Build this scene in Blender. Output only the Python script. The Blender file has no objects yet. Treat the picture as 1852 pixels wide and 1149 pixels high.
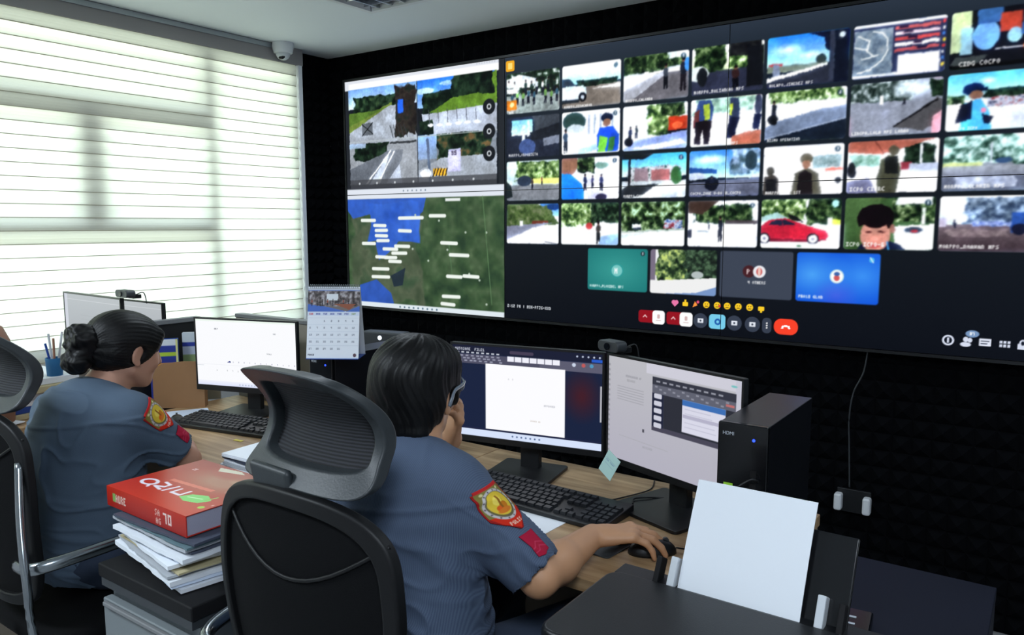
import bpy, bmesh, math, random
import numpy as np
from mathutils import Vector, Matrix, noise as mnoise
from mathutils.bvhtree import BVHTree

PI = math.pi
SC = bpy.context.scene
COL = SC.collection

# ------------------------------------------------------------------ camera
CAM_Z = 1.42
cd = bpy.data.cameras.new('camera'); cam = bpy.data.objects.new('camera', cd); COL.objects.link(cam)
cd.sensor_fit = 'HORIZONTAL'; cd.sensor_width = 36.0; cd.lens = 36.0 * 1400 / 1852
cd.clip_start = 0.03; cd.clip_end = 60
PITCH = math.atan(168 / 1400); YAW = math.radians(35.2)
cam.location = (0, 0, CAM_Z)
cam.rotation_euler = (PI / 2 - PITCH, 0, YAW)
SC.camera = cam

# ------------------------------------------------------------------ view, world, lights
SC.view_settings.view_transform = 'Standard'
SC.view_settings.look = 'None'
SC.view_settings.exposure = 0.0
SC.view_settings.gamma = 1.0
SC.view_settings.use_curve_mapping = False
SC.cycles.max_bounces = 7
SC.cycles.diffuse_bounces = 4
SC.cycles.glossy_bounces = 3
SC.cycles.transmission_bounces = 4
SC.cycles.transparent_max_bounces = 8
SC.cycles.caustics_reflective = False
SC.cycles.caustics_refractive = False
SC.cycles.use_denoising = True
SC.cycles.sample_clamp_indirect = 6.0

world = bpy.data.worlds.new('daylight'); SC.world = world
world.use_nodes = True
wn = world.node_tree.nodes; wl = world.node_tree.links
bg = wn['Background']
geo = wn.new('ShaderNodeTexCoord'); sep = wn.new('ShaderNodeSeparateXYZ'); ramp = wn.new('ShaderNodeValToRGB')
wl.new(geo.outputs['Generated'], sep.inputs[0]); wl.new(sep.outputs['Z'], ramp.inputs[0])
ramp.color_ramp.elements[0].position = 0.0; ramp.color_ramp.elements[0].color = (0.62, 0.66, 0.58, 1)
ramp.color_ramp.elements[1].position = 0.25; ramp.color_ramp.elements[1].color = (0.86, 0.97, 0.98, 1)
e = ramp.color_ramp.elements.new(0.85); e.color = (0.70, 0.86, 1.0, 1)
wl.new(ramp.outputs[0], bg.inputs[0])
bg.inputs[1].default_value = 5.2

def area_light(name, loc, rot, sx, sy, power, col):
    ld = bpy.data.lights.new(name, 'AREA'); ld.shape = 'RECTANGLE'; ld.size = sx; ld.size_y = sy
    ld.energy = power; ld.color = col
    o = bpy.data.objects.new(name, ld); COL.objects.link(o); o.location = loc; o.rotation_euler = rot
    return o

ROOM_X0, ROOM_X1, ROOM_Y0, ROOM_Y1, CEIL = -3.44, 2.2, -2.4, 3.08, 2.345
# the louvred ceiling fittings: the first is the one seen at the top of the picture
FITTINGS = [(-2.24, 2.23, 0.6), (-2.24, -0.4, 0.6), (0.35, -0.4, 0.6), (0.35, 2.0, 0.6)]
for fx, fy, fs in FITTINGS:
    area_light('ceiling_tube_light', (fx, fy, CEIL - 0.012), (0, 0, 0), fs * 0.9, fs * 0.9, 42.0 if fy < 2 else 10, (0.80, 0.90, 1.0))

# ------------------------------------------------------------------ materials
def lin(c):
    return tuple(((x / 255) / 12.92 if x / 255 <= 0.04045 else (((x / 255) + 0.055) / 1.055) ** 2.4) for x in c)

def mat(name, rgb, rough=0.6, metal=0.0, spec=0.5, bump=None, noise_amt=0.0, noise_scale=20, emit=None, estr=1.0, sheen=0.0, coat=0.0):
    m = bpy.data.materials.new(name); m.use_nodes = True
    nt = m.node_tree; b = nt.nodes['Principled BSDF']
    c = lin(rgb) + (1,)
    b.inputs['Base Color'].default_value = c
    b.inputs['Roughness'].default_value = rough
    b.inputs['Metallic'].default_value = metal
    b.inputs['Specular IOR Level'].default_value = spec
    if sheen: b.inputs['Sheen Weight'].default_value = sheen
    if coat: b.inputs['Coat Weight'].default_value = coat
    if emit:
        b.inputs['Emission Color'].default_value = lin(emit) + (1,); b.inputs['Emission Strength'].default_value = estr
    tc = nt.nodes.new('ShaderNodeTexCoord')
    if noise_amt:
        n = nt.nodes.new('ShaderNodeTexNoise'); n.inputs['Scale'].default_value = noise_scale; n.inputs['Detail'].default_value = 4
        nt.links.new(tc.outputs['Object'], n.inputs['Vector'])
        mx = nt.nodes.new('ShaderNodeMix'); mx.data_type = 'RGBA'
        mx.inputs[6].default_value = tuple(x * (1 - noise_amt) for x in c[:3]) + (1,)
        mx.inputs[7].default_value = tuple(min(1, x * (1 + noise_amt)) for x in c[:3]) + (1,)
        nt.links.new(n.outputs['Fac'], mx.inputs[0]); nt.links.new(mx.outputs[2], b.inputs['Base Color'])
    if bump:
        sc_, st = bump
        n2 = nt.nodes.new('ShaderNodeTexNoise'); n2.inputs['Scale'].default_value = sc_; n2.inputs['Detail'].default_value = 3
        nt.links.new(tc.outputs['Object'], n2.inputs['Vector'])
        bp = nt.nodes.new('ShaderNodeBump'); bp.inputs['Strength'].default_value = st; bp.inputs['Distance'].default_value = 0.002
        nt.links.new(n2.outputs['Fac'], bp.inputs['Height']); nt.links.new(bp.outputs[0], b.inputs['Normal'])
    return m

def mat_wave(name, rgb1, rgb2, scale, axis='Z', rough=0.6, distort=0.0, coord='Object', bump=0.0, sharp=None):
    m = mat(name, rgb1, rough)
    nt = m.node_tree; b = nt.nodes['Principled BSDF']
    tc = nt.nodes.new('ShaderNodeTexCoord'); w = nt.nodes.new('ShaderNodeTexWave')
    w.bands_direction = axis; w.inputs['Scale'].default_value = scale; w.inputs['Distortion'].default_value = distort
    nt.links.new(tc.outputs[coord], w.inputs['Vector'])
    r = nt.nodes.new('ShaderNodeValToRGB')
    r.color_ramp.elements[0].color = lin(rgb1) + (1,); r.color_ramp.elements[1].color = lin(rgb2) + (1,)
    if sharp: r.color_ramp.elements[0].position, r.color_ramp.elements[1].position = sharp
    nt.links.new(w.outputs['Fac'], r.inputs[0]); nt.links.new(r.outputs[0], b.inputs['Base Color'])
    if bump:
        bp = nt.nodes.new('ShaderNodeBump'); bp.inputs['Strength'].default_value = bump; bp.inputs['Distance'].default_value = 0.001
        nt.links.new(w.outputs['Fac'], bp.inputs['Height']); nt.links.new(bp.outputs[0], b.inputs['Normal'])
    return m

def mat_wood(name):
    m = mat(name, (176, 146, 108), 0.42)
    nt = m.node_tree; b = nt.nodes['Principled BSDF']
    tc = nt.nodes.new('ShaderNodeTexCoord'); mp = nt.nodes.new('ShaderNodeMapping')
    mp.inputs['Scale'].default_value = (1.2, 14, 14)
    n = nt.nodes.new('ShaderNodeTexNoise'); n.inputs['Scale'].default_value = 2.2; n.inputs['Detail'].default_value = 6; n.inputs['Distortion'].default_value = 1.4
    r = nt.nodes.new('ShaderNodeValToRGB')
    r.color_ramp.elements[0].position = .3; r.color_ramp.elements[0].color = lin((140, 108, 74)) + (1,)
    r.color_ramp.elements[1].position = .7; r.color_ramp.elements[1].color = lin((188, 158, 120)) + (1,)
    nt.links.new(tc.outputs['Object'], mp.inputs[0]); nt.links.new(mp.outputs[0], n.inputs['Vector'])
    nt.links.new(n.outputs['Fac'], r.inputs[0]); nt.links.new(r.outputs[0], b.inputs['Base Color'])
    return m

def mat_attr(name, rough=0.5, emission=0.0, spec=0.5):
    """colours painted on the mesh itself (printed covers, patches, lit screens)"""
    m = bpy.data.materials.new(name); m.use_nodes = True
    nt = m.node_tree; b = nt.nodes['Principled BSDF']
    a = nt.nodes.new('ShaderNodeAttribute'); a.attribute_name = 'paint'
    b.inputs['Roughness'].default_value = rough; b.inputs['Specular IOR Level'].default_value = spec
    if emission:
        b.inputs['Base Color'].default_value = (0.002, 0.002, 0.003, 1)
        nt.links.new(a.outputs['Color'], b.inputs['Emission Color']); b.inputs['Emission Strength'].default_value = emission
    else:
        nt.links.new(a.outputs['Color'], b.inputs['Base Color'])
    return m

def mat_blind():
    m = bpy.data.materials.new('blind_fabric'); m.use_nodes = True
    nt = m.node_tree; nt.nodes.clear()
    out = nt.nodes.new('ShaderNodeOutputMaterial'); mx = nt.nodes.new('ShaderNodeMixShader')
    d = nt.nodes.new('ShaderNodeBsdfDiffuse'); t = nt.nodes.new('ShaderNodeBsdfTranslucent')
    d.inputs[0].default_value = (.86, .86, .80, 1)
    tc = nt.nodes.new('ShaderNodeTexCoord'); w = nt.nodes.new('ShaderNodeTexWave'); w.bands_direction = 'Z'; w.inputs['Scale'].default_value = 90
    r = nt.nodes.new('ShaderNodeValToRGB'); r.color_ramp.elements[0].color = (.86, .85, .78, 1); r.color_ramp.elements[1].color = (.93, .93, .88, 1)
    nt.links.new(tc.outputs['Object'], w.inputs['Vector']); nt.links.new(w.outputs['Fac'], r.inputs[0]); nt.links.new(r.outputs[0], t.inputs[0])
    mx.inputs[0].default_value = .62
    nt.links.new(d.outputs[0], mx.inputs[1]); nt.links.new(t.outputs[0], mx.inputs[2]); nt.links.new(mx.outputs[0], out.inputs[0])
    return m

def mat_glass():
    m = bpy.data.materials.new('window_glass'); m.use_nodes = True
    nt = m.node_tree; nt.nodes.clear()
    out = nt.nodes.new('ShaderNodeOutputMaterial'); mx = nt.nodes.new('ShaderNodeMixShader')
    t = nt.nodes.new('ShaderNodeBsdfTransparent'); g = nt.nodes.new('ShaderNodeBsdfGlossy')
    t.inputs[0].default_value = (.93, .97, .95, 1); g.inputs['Roughness'].default_value = .03
    mx.inputs[0].default_value = .06
    nt.links.new(t.outputs[0], mx.inputs[1]); nt.links.new(g.outputs[0], mx.inputs[2]); nt.links.new(mx.outputs[0], out.inputs[0])
    return m

M = dict(
    ceiling=mat('ceiling_paint', (232, 238, 244), .8),
    plaster=mat('light_plaster', (214, 214, 214), .8, noise_amt=.05),
    slatshade=mat('slat_shade_strip', (176, 170, 150), .8),
    valance=mat('grey_valance', (150, 146, 146), .7),
    darkwall=mat('pale_wall_paint', (205, 208, 212), .9),
    foam=mat('black_acoustic_foam', (9, 10, 13), .95, spec=.06),
    floor=mat('grey_floor_tile', (150, 152, 154), .5, noise_amt=.2, noise_scale=6),
    alu=mat('grey_window_frame', (150, 146, 140), .5),
    white=mat('white_plastic', (225, 228, 232), .35),
    offwhite=mat('off_white_plastic', (205, 210, 215), .5),
    blackp=mat('black_plastic', (19, 21, 24), .40, bump=(400, .1)),
    blackg=mat('gloss_black', (14, 15, 18), .18),
    blackm=mat('matt_black', (12, 12, 15), .7, spec=.3),
    darkgrey=mat('dark_grey_plastic', (52, 56, 60), .45),
    chairgrey=mat('charcoal_chair_plastic', (44, 49, 52), .45, bump=(300, .15)),
    chairblack=mat('black_chair_plastic', (13, 14, 16), .5, spec=.3),
    seatfabric=mat('black_seat_fabric', (9, 10, 12), .95, spec=.15, bump=(600, .3)),
    chrome=mat('chrome', (170, 175, 178), .15, metal=1.0),
    chromeb=mat('chrome_arm', (150, 156, 160), .22, metal=1.0),
    pccase=mat('black_tower_steel', (12, 14, 19), .36, bump=(500, .08)),
    keycap=mat('keycap', (27, 30, 35), .45),
    paper=mat('white_paper', (236, 240, 246), .7),
    paperb=mat('blue_white_paper', (214, 226, 245), .7),
    paperg=mat('grey_paper', (176, 180, 186), .7),
    manila=mat('manila_folder', (190, 178, 140), .7),
    folderdark=mat('dark_folder', (70, 76, 92), .6),
    folderteal=mat('teal_folder', (96, 122, 130), .6),
    wood=mat_wood('oak_desk_laminate'),
    woodedge=mat('desk_leg_laminate', (132, 122, 108), .6),
    beige=mat('beige_partition_fabric', (150, 144, 132), .9, bump=(500, .2)),
    partblack=mat('black_partition', (8, 9, 15), .7),
    partrim=mat('grey_partition_rim', (120, 122, 124), .5),
    cardboard=mat('brown_cardboard', (150, 112, 76), .8, noise_amt=.08),
    skin=mat('skin', (196, 146, 110), .5, noise_amt=.05, noise_scale=40),
    skin_w=mat('skin_fair', (196, 146, 122), .5, noise_amt=.04, noise_scale=40),
    lips=mat('lips', (150, 80, 76), .5),
    eye=mat('eye_white', (230, 228, 222), .2),
    hair=mat('black_hair', (9, 9, 10), .48, spec=.28, bump=(220, .15)),
    trousers=mat('navy_trousers', (42, 54, 74), .85, bump=(500, .2)),
    shirt_w=mat('slate_blue_shirt', (76, 93, 112), .85, bump=(700, .25), noise_amt=.05, noise_scale=30),
    belt=mat('black_belt', (12, 12, 14), .4),
    shoe=mat('black_shoe', (12, 12, 13), .3),
    navy=mat('navy_laminate', (16, 20, 36), .55, spec=.3),
    steel=mat('grey_steel', (120, 127, 130), .45),
    steeld=mat('grey_steel_side', (112, 118, 122), .45),
    silver=mat('silver', (160, 166, 172), .3, metal=.6),
    red=mat('red_cover', (196, 44, 26), .3),
    pages=mat_wave('book_pages', (150, 148, 170), (186, 184, 200), 240, 'Z', .8),
    blueplast=mat('blue_plastic', (32, 70, 150), .4),
    cupblue=mat('teal_blue_cup', (30, 100, 150), .5),
    yellow=mat('yellow_paper', (236, 220, 96), .7),
    green=mat('green_tag', (160, 220, 60), .6),
    sticky=mat('pale_green_note', (196, 232, 226), .8),
    peach=mat('peach_note', (226, 168, 138), .8),
    tan=mat('tan_leather', (150, 108, 88), .6, noise_amt=.1),
    led_blue=mat('blue_led', (20, 40, 220), .3, emit=(40, 70, 255), estr=3.0),
    led_white=mat('white_led', (230, 235, 240), .3, emit=(235, 240, 250), estr=1.0),
    logo=mat('silver_print', (190, 196, 204), .4),
    lens=mat('black_lens', (6, 8, 14), .08),
    tube=mat('lit_tube', (240, 245, 250), .4, emit=(235, 245, 250), estr=1.6),
    mirror=mat('louvre_aluminium', (190, 195, 200), .2, metal=1.0),
    louvdark=mat('louvre_shadow_gap', (60, 64, 76), .5),
    cable=mat('black_cable', (16, 17, 20), .5),
    glasses=mat('clear_grey_acetate', (112, 122, 134), .25),
    screenpaint=mat_attr('lit_screen', .55, 1.0, spec=.08),
    printed=mat_attr('printed_paint', .55),
    coverpaint=mat_attr('glossy_cover_print', .3),
    patchpaint=mat_attr('embroidered_patch', .85, spec=.2),
    blind=mat_blind(), glass=mat_glass(),
)
M['shirt_m'] = mat_wave('pinstriped_blue_shirt', (67, 81, 105), (82, 97, 121), 110, 'X', .85, distort=.5, bump=.15)
M['mesh'] = mat_wave('black_chair_mesh', (8, 9, 12), (44, 46, 52), 60, 'Z', .8, distort=.8, bump=.5)

# ------------------------------------------------------------------ object helpers
def tag(o, label=None, cat=None, group=None, kind=None):
    if label: o['label'] = label
    if cat: o['category'] = cat
    if group: o['group'] = group
    if kind: o['kind'] = kind
    return o

def thing(name, label, cat, loc=(0, 0, 0), rotz=0.0, group=None):
    o = bpy.data.objects.new(name, None); COL.objects.link(o)
    o.empty_display_size = .05; o.location = loc; o.rotation_euler = (0, 0, rotz)
    return tag(o, label, cat, group)

def obj(name, bm, m, parent=None, smooth=None, bevel=0.0, seg=2, loc=None, rot=None):
    me = bpy.data.meshes.new(name)
    bmesh.ops.recalc_face_normals(bm, faces=bm.faces[:])
    bm.to_mesh(me); bm.free()
    return link(name, me, m, parent, smooth, bevel, seg, loc, rot)

def link(name, me, m, parent=None, smooth=None, bevel=0.0, seg=2, loc=None, rot=None):
    o = bpy.data.objects.new(name, me); COL.objects.link(o)
    ms = m if isinstance(m, (list, tuple)) else [m]
    for x in ms: me.materials.append(M[x] if isinstance(x, str) else x)
    if parent: o.parent = parent
    if loc is not None: o.location = loc
    if rot is not None: o.rotation_euler = rot
    if smooth is not None:
        me.shade_smooth() if smooth >= 180 else me.set_sharp_from_angle(angle=math.radians(smooth))
        if smooth < 180:
            for p in me.polygons: p.use_smooth = True
    if bevel:
        md = o.modifiers.new('bevel', 'BEVEL'); md.width = bevel; md.segments = seg; md.limit_method = 'ANGLE'; md.angle_limit = math.radians(40)
        for p in me.polygons: p.use_smooth = True
        md.harden_normals = True
    return o

def box(bm, x0, x1, y0, y1, z0, z1, mtx=None, mi=0):
    vs = [bm.verts.new(Vector(p) if mtx is None else mtx @ Vector(p)) for p in
          ((x0, y0, z0), (x1, y0, z0), (x1, y1, z0), (x0, y1, z0), (x0, y0, z1), (x1, y0, z1), (x1, y1, z1), (x0, y1, z1))]
    for f in ((0, 3, 2, 1), (4, 5, 6, 7), (0, 1, 5, 4), (1, 2, 6, 5), (2, 3, 7, 6), (3, 0, 4, 7)):
        fc = bm.faces.new([vs[i] for i in f]); fc.material_index = mi
    return bm

def bx(*a, mtx=None):
    return box(bmesh.new(), *a, mtx=mtx)

def cyl(bm, p0, p1, r0, r1=None, n=20):
    r1 = r0 if r1 is None else r1
    p0, p1 = Vector(p0), Vector(p1); d = (p1 - p0).normalized()
    a = d.orthogonal().normalized(); b = d.cross(a)
    A = [bm.verts.new(p0 + (a * math.cos(t) + b * math.sin(t)) * r0) for t in (2 * PI * i / n for i in range(n))]
    B = [bm.verts.new(p1 + (a * math.cos(t) + b * math.sin(t)) * r1) for t in (2 * PI * i / n for i in range(n))]
    for i in range(n): bm.faces.new((A[i], A[(i + 1) % n], B[(i + 1) % n], B[i]))
    bm.faces.new(A[::-1]); bm.faces.new(B)
    return bm

def catmull(pts, n=8, closed=False):
    P = [Vector(p) for p in pts]; out = []; L = len(P)
    rng = range(L) if closed else range(L - 1)
    for i in rng:
        p0 = P[(i - 1) % L] if closed or i > 0 else P[0]; p1 = P[i]; p2 = P[(i + 1) % L]
        p3 = P[(i + 2) % L] if closed or i + 2 < L else P[-1]
        for k in range(n):
            t = k / n
            out.append(.5 * ((2 * p1) + (p2 - p0) * t + (2 * p0 - 5 * p1 + 4 * p2 - p3) * t * t + (3 * p1 - p0 - 3 * p2 + p3) * t ** 3))
    if not closed: out.append(P[-1].copy())
    return out

def tube(bm, pts, r, n=10, closed=False, flat=1.0, up=Vector((0, 0, 1))):
    """sweep a (possibly flattened) round section along a polyline"""
    rings = []; L = len(pts)
    for i, p in enumerate(pts):
        p = Vector(p)
        a = Vector(pts[(i - 1) % L] if closed or i > 0 else pts[0]); b = Vector(pts[(i + 1) % L] if closed or i < L - 1 else pts[-1])
        d = (b - a).normalized(); s = d.cross(up)
        if s.length < 1e-3: s = d.cross(Vector((0, 1, 0)))
        s.normalize(); t = s.cross(d)
        rr = r[i] if isinstance(r, (list, tuple)) else r
        rings.append([bm.verts.new(p + s * math.cos(2 * PI * k / n) * rr + t * math.sin(2 * PI * k / n) * rr * flat) for k in range(n)])
    for i in range(L if closed else L - 1):
        A, B = rings[i], rings[(i + 1) % L]
        for k in range(n): bm.faces.new((A[k], A[(k + 1) % n], B[(k + 1) % n], B[k]))
    if not closed: bm.faces.new(rings[0][::-1]); bm.faces.new(rings[-1])
    return bm

def lathe(bm, prof, n=28, c=(0, 0, 0)):
    rings = []
    for r, z in prof:
        rings.append([bm.verts.new((c[0] + r * math.cos(2 * PI * k / n), c[1] + r * math.sin(2 * PI * k / n), c[2] + z)) for k in range(n)])
    for A, B in zip(rings, rings[1:]):
        for k in range(n): bm.faces.new((A[k], A[(k + 1) % n], B[(k + 1) % n], B[k]))
    bm.faces.new(rings[0][::-1]); bm.faces.new(rings[-1])
    return bm

def prism(bm, pts, z0, z1, mtx=None):
    A = [bm.verts.new((mtx or Matrix()) @ Vector((x, y, z0))) for x, y in pts]
    B = [bm.verts.new((mtx or Matrix()) @ Vector((x, y, z1))) for x, y in pts]
    n = len(pts)
    for i in range(n): bm.faces.new((A[i], A[(i + 1) % n], B[(i + 1) % n], B[i]))
    bm.faces.new(A[::-1]); bm.faces.new(B)
    return bm

def rrect(x0, x1, y0, y1, r, n=5):
    out = []
    for cx, cy, a in ((x1 - r, y1 - r, 0), (x0 + r, y1 - r, 90), (x0 + r, y0 + r, 180), (x1 - r, y0 + r, 270)):
        for k in range(n + 1):
            t = math.radians(a + 90 * k / n); out.append((cx + r * math.cos(t), cy + r * math.sin(t)))
    return out

def copy_tree(o, parent=None):
    c = o.copy(); COL.objects.link(c)
    if parent: c.parent = parent
    for ch in [x for x in COL.objects if x.parent == o]: copy_tree(ch, c)
    return c

def text_obj(name, s, size, m, parent, loc, rot, extrude=0.0004, sx=1.0):
    cu = bpy.data.curves.new(name, 'FONT'); cu.body = s; cu.size = size; cu.extrude = extrude; cu.align_x = 'CENTER'; cu.align_y = 'CENTER'
    t = bpy.data.objects.new(name, cu); COL.objects.link(t)
    me = bpy.data.meshes.new_from_object(t.evaluated_get(bpy.context.evaluated_depsgraph_get()))
    bpy.data.objects.remove(t); 
    me.materials.clear()
    o = link(name, me, m, parent, loc=loc, rot=rot); o.scale = (sx, 1, 1)
    return o

# ------------------------------------------------------------------ painting surfaces: colours go onto the mesh's own vertices
FONT = dict(zip('ABCDEFGHIJKLMNOPQRSTUVWXYZ0123456789-_.:|', [
 '25755','65656','34443','65556','74647','74644','34553','55755','72227','11153','55655','44447','57755','65555','25552','65644','25563','65655','34216','72222','55557','55552','55775','55255','55222','71247',
 '75557','26227','71747','71717','55711','74717','74757','71111','75757','75711','00700','00007','00002','02020','22222']))

class Canvas:
    def __init__(s, w, h, ppm):
        s.W, s.H, s.p = int(round(w * ppm)), int(round(h * ppm)), ppm
        s.a = np.zeros((s.H, s.W, 3), np.float32); s.v = (0, 0, w, h); s.rng = np.random.RandomState(7); s.q = None
    def vp(s, x, y, w, h): s.v = (x, y, w, h)
    def _win(s, x0, y0, x1, y1):
        vx, vy, vw, vh = s.v
        if s.v == (0, 0, 1, 1): lo_, hi_ = -1e3, 1e3
        else: lo_, hi_ = 0, 1
        x0, y0, x1, y1 = max(x0, lo_), max(y0, lo_), min(x1, hi_), min(y1, hi_)
        X0 = max(0, int(math.floor((vx + x0 * vw) * s.p))); X1 = min(s.W, int(math.ceil((vx + x1 * vw) * s.p)))
        Y0 = max(0, int(math.floor((vy + y0 * vh) * s.p))); Y1 = min(s.H, int(math.ceil((vy + y1 * vh) * s.p)))
        if X1 <= X0 or Y1 <= Y0: return None
        ys, xs = np.mgrid[Y0:Y1, X0:X1]
        return (slice(Y0, Y1), slice(X0, X1)), ((xs + .5) / s.p - vx) / vw, ((ys + .5) / s.p - vy) / vh
    def _put(s, sl, mask, c, al=1.0):
        c = np.asarray(c, np.float32) / 255.
        m = (np.clip(mask, 0, 1) * al)[..., None].astype(np.float32)
        s.a[sl] = s.a[sl] * (1 - m) + c * m
    def _px(s): return s.v[2] * s.p, s.v[3] * s.p
    def rect(s, x0, y0, x1, y1, c, r=0.0, al=1.0):
        w = s._win(x0 - .02, y0 - .02, x1 + .02, y1 + .02)
        if not w: return
        sl, X, Y = w; pw, ph = s._px(); r *= pw
        dx = np.abs(X - (x0 + x1) / 2) * pw - (x1 - x0) / 2 * pw + r; dy = np.abs(Y - (y0 + y1) / 2) * ph - (y1 - y0) / 2 * ph + r
        d = np.hypot(np.maximum(dx, 0), np.maximum(dy, 0)) + np.minimum(np.maximum(dx, dy), 0) - r
        s._put(sl, .5 - d, c, al)
    def grad(s, x0, y0, x1, y1, ca, cb, horiz=False):
        w = s._win(x0, y0, x1, y1)
        if not w: return
        sl, X, Y = w
        t = np.clip(((X - x0) / (x1 - x0)) if horiz else ((Y - y0) / (y1 - y0)), 0, 1)[..., None]
        s.a[sl] = ((1 - t) * np.asarray(ca) + t * np.asarray(cb)) / 255.
    def ell(s, cx, cy, rx, ry, c, al=1.0, soft=0.0):
        w = s._win(cx - rx * (1.2 + soft), cy - ry * (1.2 + soft), cx + rx * (1.2 + soft), cy + ry * (1.2 + soft))
        if not w: return
        sl, X, Y = w; pw, ph = s._px()
        q = np.hypot((X - cx) / rx, (Y - cy) / ry); k = max(1.0, min(rx * pw, ry * ph))
        s._put(sl, (1 - q) / soft if soft else (1 - q) * k + .5, c, al)
    def poly(s, pts, c, al=1.0):
        xs = [p[0] for p in pts]; ys = [p[1] for p in pts]
        w = s._win(min(xs), min(ys), max(xs), max(ys))
        if not w: return
        sl, X, Y = w; ins = np.zeros(X.shape, bool); n = len(pts)
        for i in range(n):
            x0, y0 = pts[i]; x1, y1 = pts[(i + 1) % n]
            if y0 == y1: continue
            cnd = ((y0 > Y) != (y1 > Y)) & (X < (x1 - x0) * (Y - y0) / (y1 - y0) + x0); ins ^= cnd
        s._put(sl, ins.astype(np.float32), c, al)
    def line(s, x0, y0, x1, y1, wd, c, al=1.0):
        pw, ph = s._px(); h = wd / 2
        w = s._win(min(x0, x1) - wd, min(y0, y1) - wd * pw / ph, max(x0, x1) + wd, max(y0, y1) + wd * pw / ph)
        if not w: return
        sl, X, Y = w; ax, ay = (X - x0) * pw, (Y - y0) * ph; bx_, by_ = (x1 - x0) * pw, (y1 - y0) * ph
        t = np.clip((ax * bx_ + ay * by_) / (bx_ * bx_ + by_ * by_ + 1e-9), 0, 1)
        s._put(sl, h * pw - np.hypot(ax - t * bx_, ay - t * by_) + .5, c, al)
    def _noise(s, shape, cell):
        h, w = shape; out = np.zeros(shape, np.float32); amp = 0
        for k in (1, .5, .25):
            cs = max(1.5, cell * k); g = s.rng.rand(int(h / cs) + 3, int(w / cs) + 3)
            yy = np.arange(h) / cs; xx = np.arange(w) / cs; yi = yy.astype(int); xi = xx.astype(int); fy = (yy - yi)[:, None]; fx = (xx - xi)[None]
            g00 = g[np.ix_(yi, xi)]; g01 = g[np.ix_(yi, xi + 1)]; g10 = g[np.ix_(yi + 1, xi)]; g11 = g[np.ix_(yi + 1, xi + 1)]
            out += k * ((g00 * (1 - fx) + g01 * fx) * (1 - fy) + (g10 * (1 - fx) + g11 * fx) * fy); amp += k
        return out / amp
    def blot(s, x0, y0, x1, y1, cs, cell=.12, edge=.35, thr=.5, al=1.0):
        """foliage-like blotches of several colours with a ragged edge"""
        w = s._win(x0, y0, x1, y1)
        if not w: return
        sl, X, Y = w; pw, ph = s._px(); cell *= pw
        n = s._noise(X.shape, cell)
        ex = np.minimum(np.minimum(X - x0, x1 - X) / (x1 - x0), np.minimum(Y - y0, y1 - Y) / (y1 - y0)) * 2
        msk = np.clip((n - thr + np.minimum(ex / max(edge, 1e-3), 1) * .85 - .35) * 8, 0, 1)
        n2 = np.clip((s._noise(X.shape, max(2, cell * .6)) - .25) * 2, 0, .999) * (len(cs) - 1)
        i = n2.astype(int); f = (n2 - i)[..., None]; C_ = np.asarray(cs, np.float32) / 255.
        col = C_[i] * (1 - f) + C_[np.minimum(i + 1, len(cs) - 1)] * f
        m = (msk * al)[..., None]; s.a[sl] = s.a[sl] * (1 - m) + col * m
    def tex(s, x0, y0, x1, y1, amt=.1, cell=.05):
        w = s._win(x0, y0, x1, y1)
        if not w: return
        sl, X, Y = w; n = s._noise(X.shape, cell * s._px()[0])[..., None]
        s.a[sl] = np.clip(s.a[sl] * (1 + (n - .5) * 2 * amt), 0, 1)
    def photo(s, amp=2.2, grain=.10, bloom=.16):
        """turn a drawn tile into something like a compressed camera picture"""
        w = s._win(0, 0, 1, 1)
        if not w: return
        sl = w[0]; a = s.a[sl].copy(); h, w_ = a.shape[:2]
        ox = (s._noise((h, w_), 9) - .5) * 4 * amp; oy = (s._noise((h, w_), 9) - .5) * 4 * amp
        yy, xx = np.mgrid[0:h, 0:w_]; a = a[np.clip((yy + oy).round().astype(int), 0, h - 1), np.clip((xx + ox).round().astype(int), 0, w_ - 1)]
        a = a * (1 + (s._noise((h, w_), 3.0)[..., None] - .5) * 2 * grain * 1.6) * (1 + (s._noise((h, w_), 24)[..., None] - .5) * .35)
        a = (a - .5) * 1.22 + .52
        b = np.clip(a - .72, 0, 1)
        for _ in range(10):
            b = (b + np.roll(b, 2, 0) + np.roll(b, -2, 0) + np.roll(b, 2, 1) + np.roll(b, -2, 1)) / 5
        a = a + b * bloom * 6 * np.array([.9, 1, 1.15]); a = a * np.array([.97, 1.0, 1.05]); a = a * .84 + a.mean(-1, keepdims=True) * .16
        s.a[sl] = np.clip(a, 0, 1)
    def blur_win(s):
        w = s._win(0, 0, 1, 1)
        if w:
            a = s.a[w[0]]
            for ax in (0, 1): a = .25 * np.roll(a, 1, ax) + .5 * a + .25 * np.roll(a, -1, ax)
            s.a[w[0]] = a
    def blur(s, n=1):
        for _ in range(n):
            for ax in (0, 1):
                p = np.pad(s.a, [(1, 1) if k == ax else (0, 0) for k in range(3)], mode='edge'); L = p.shape[ax]
                s.a = .25 * np.take(p, range(0, L - 2), ax) + .5 * np.take(p, range(1, L - 1), ax) + .25 * np.take(p, range(2, L), ax)
    def text(s, x, y, h, t, c, al=1.0, wf=1.0):
        if s.q is not None: s.q.append((s.v, (x, y, h, t, c, al, wf))); return
        pw, ph = s._px(); u = h / 5.; ux = u * ph / pw * wf
        for ch in t.upper():
            g = FONT.get(ch)
            if g:
                for r, d in enumerate(g):
                    for k in range(3):
                        if int(d) >> (2 - k) & 1: s.rect(x + k * ux, y + r * u, x + (k + 1) * ux, y + (r + 1) * u, c, al=al)
            x += ux * 4
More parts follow.
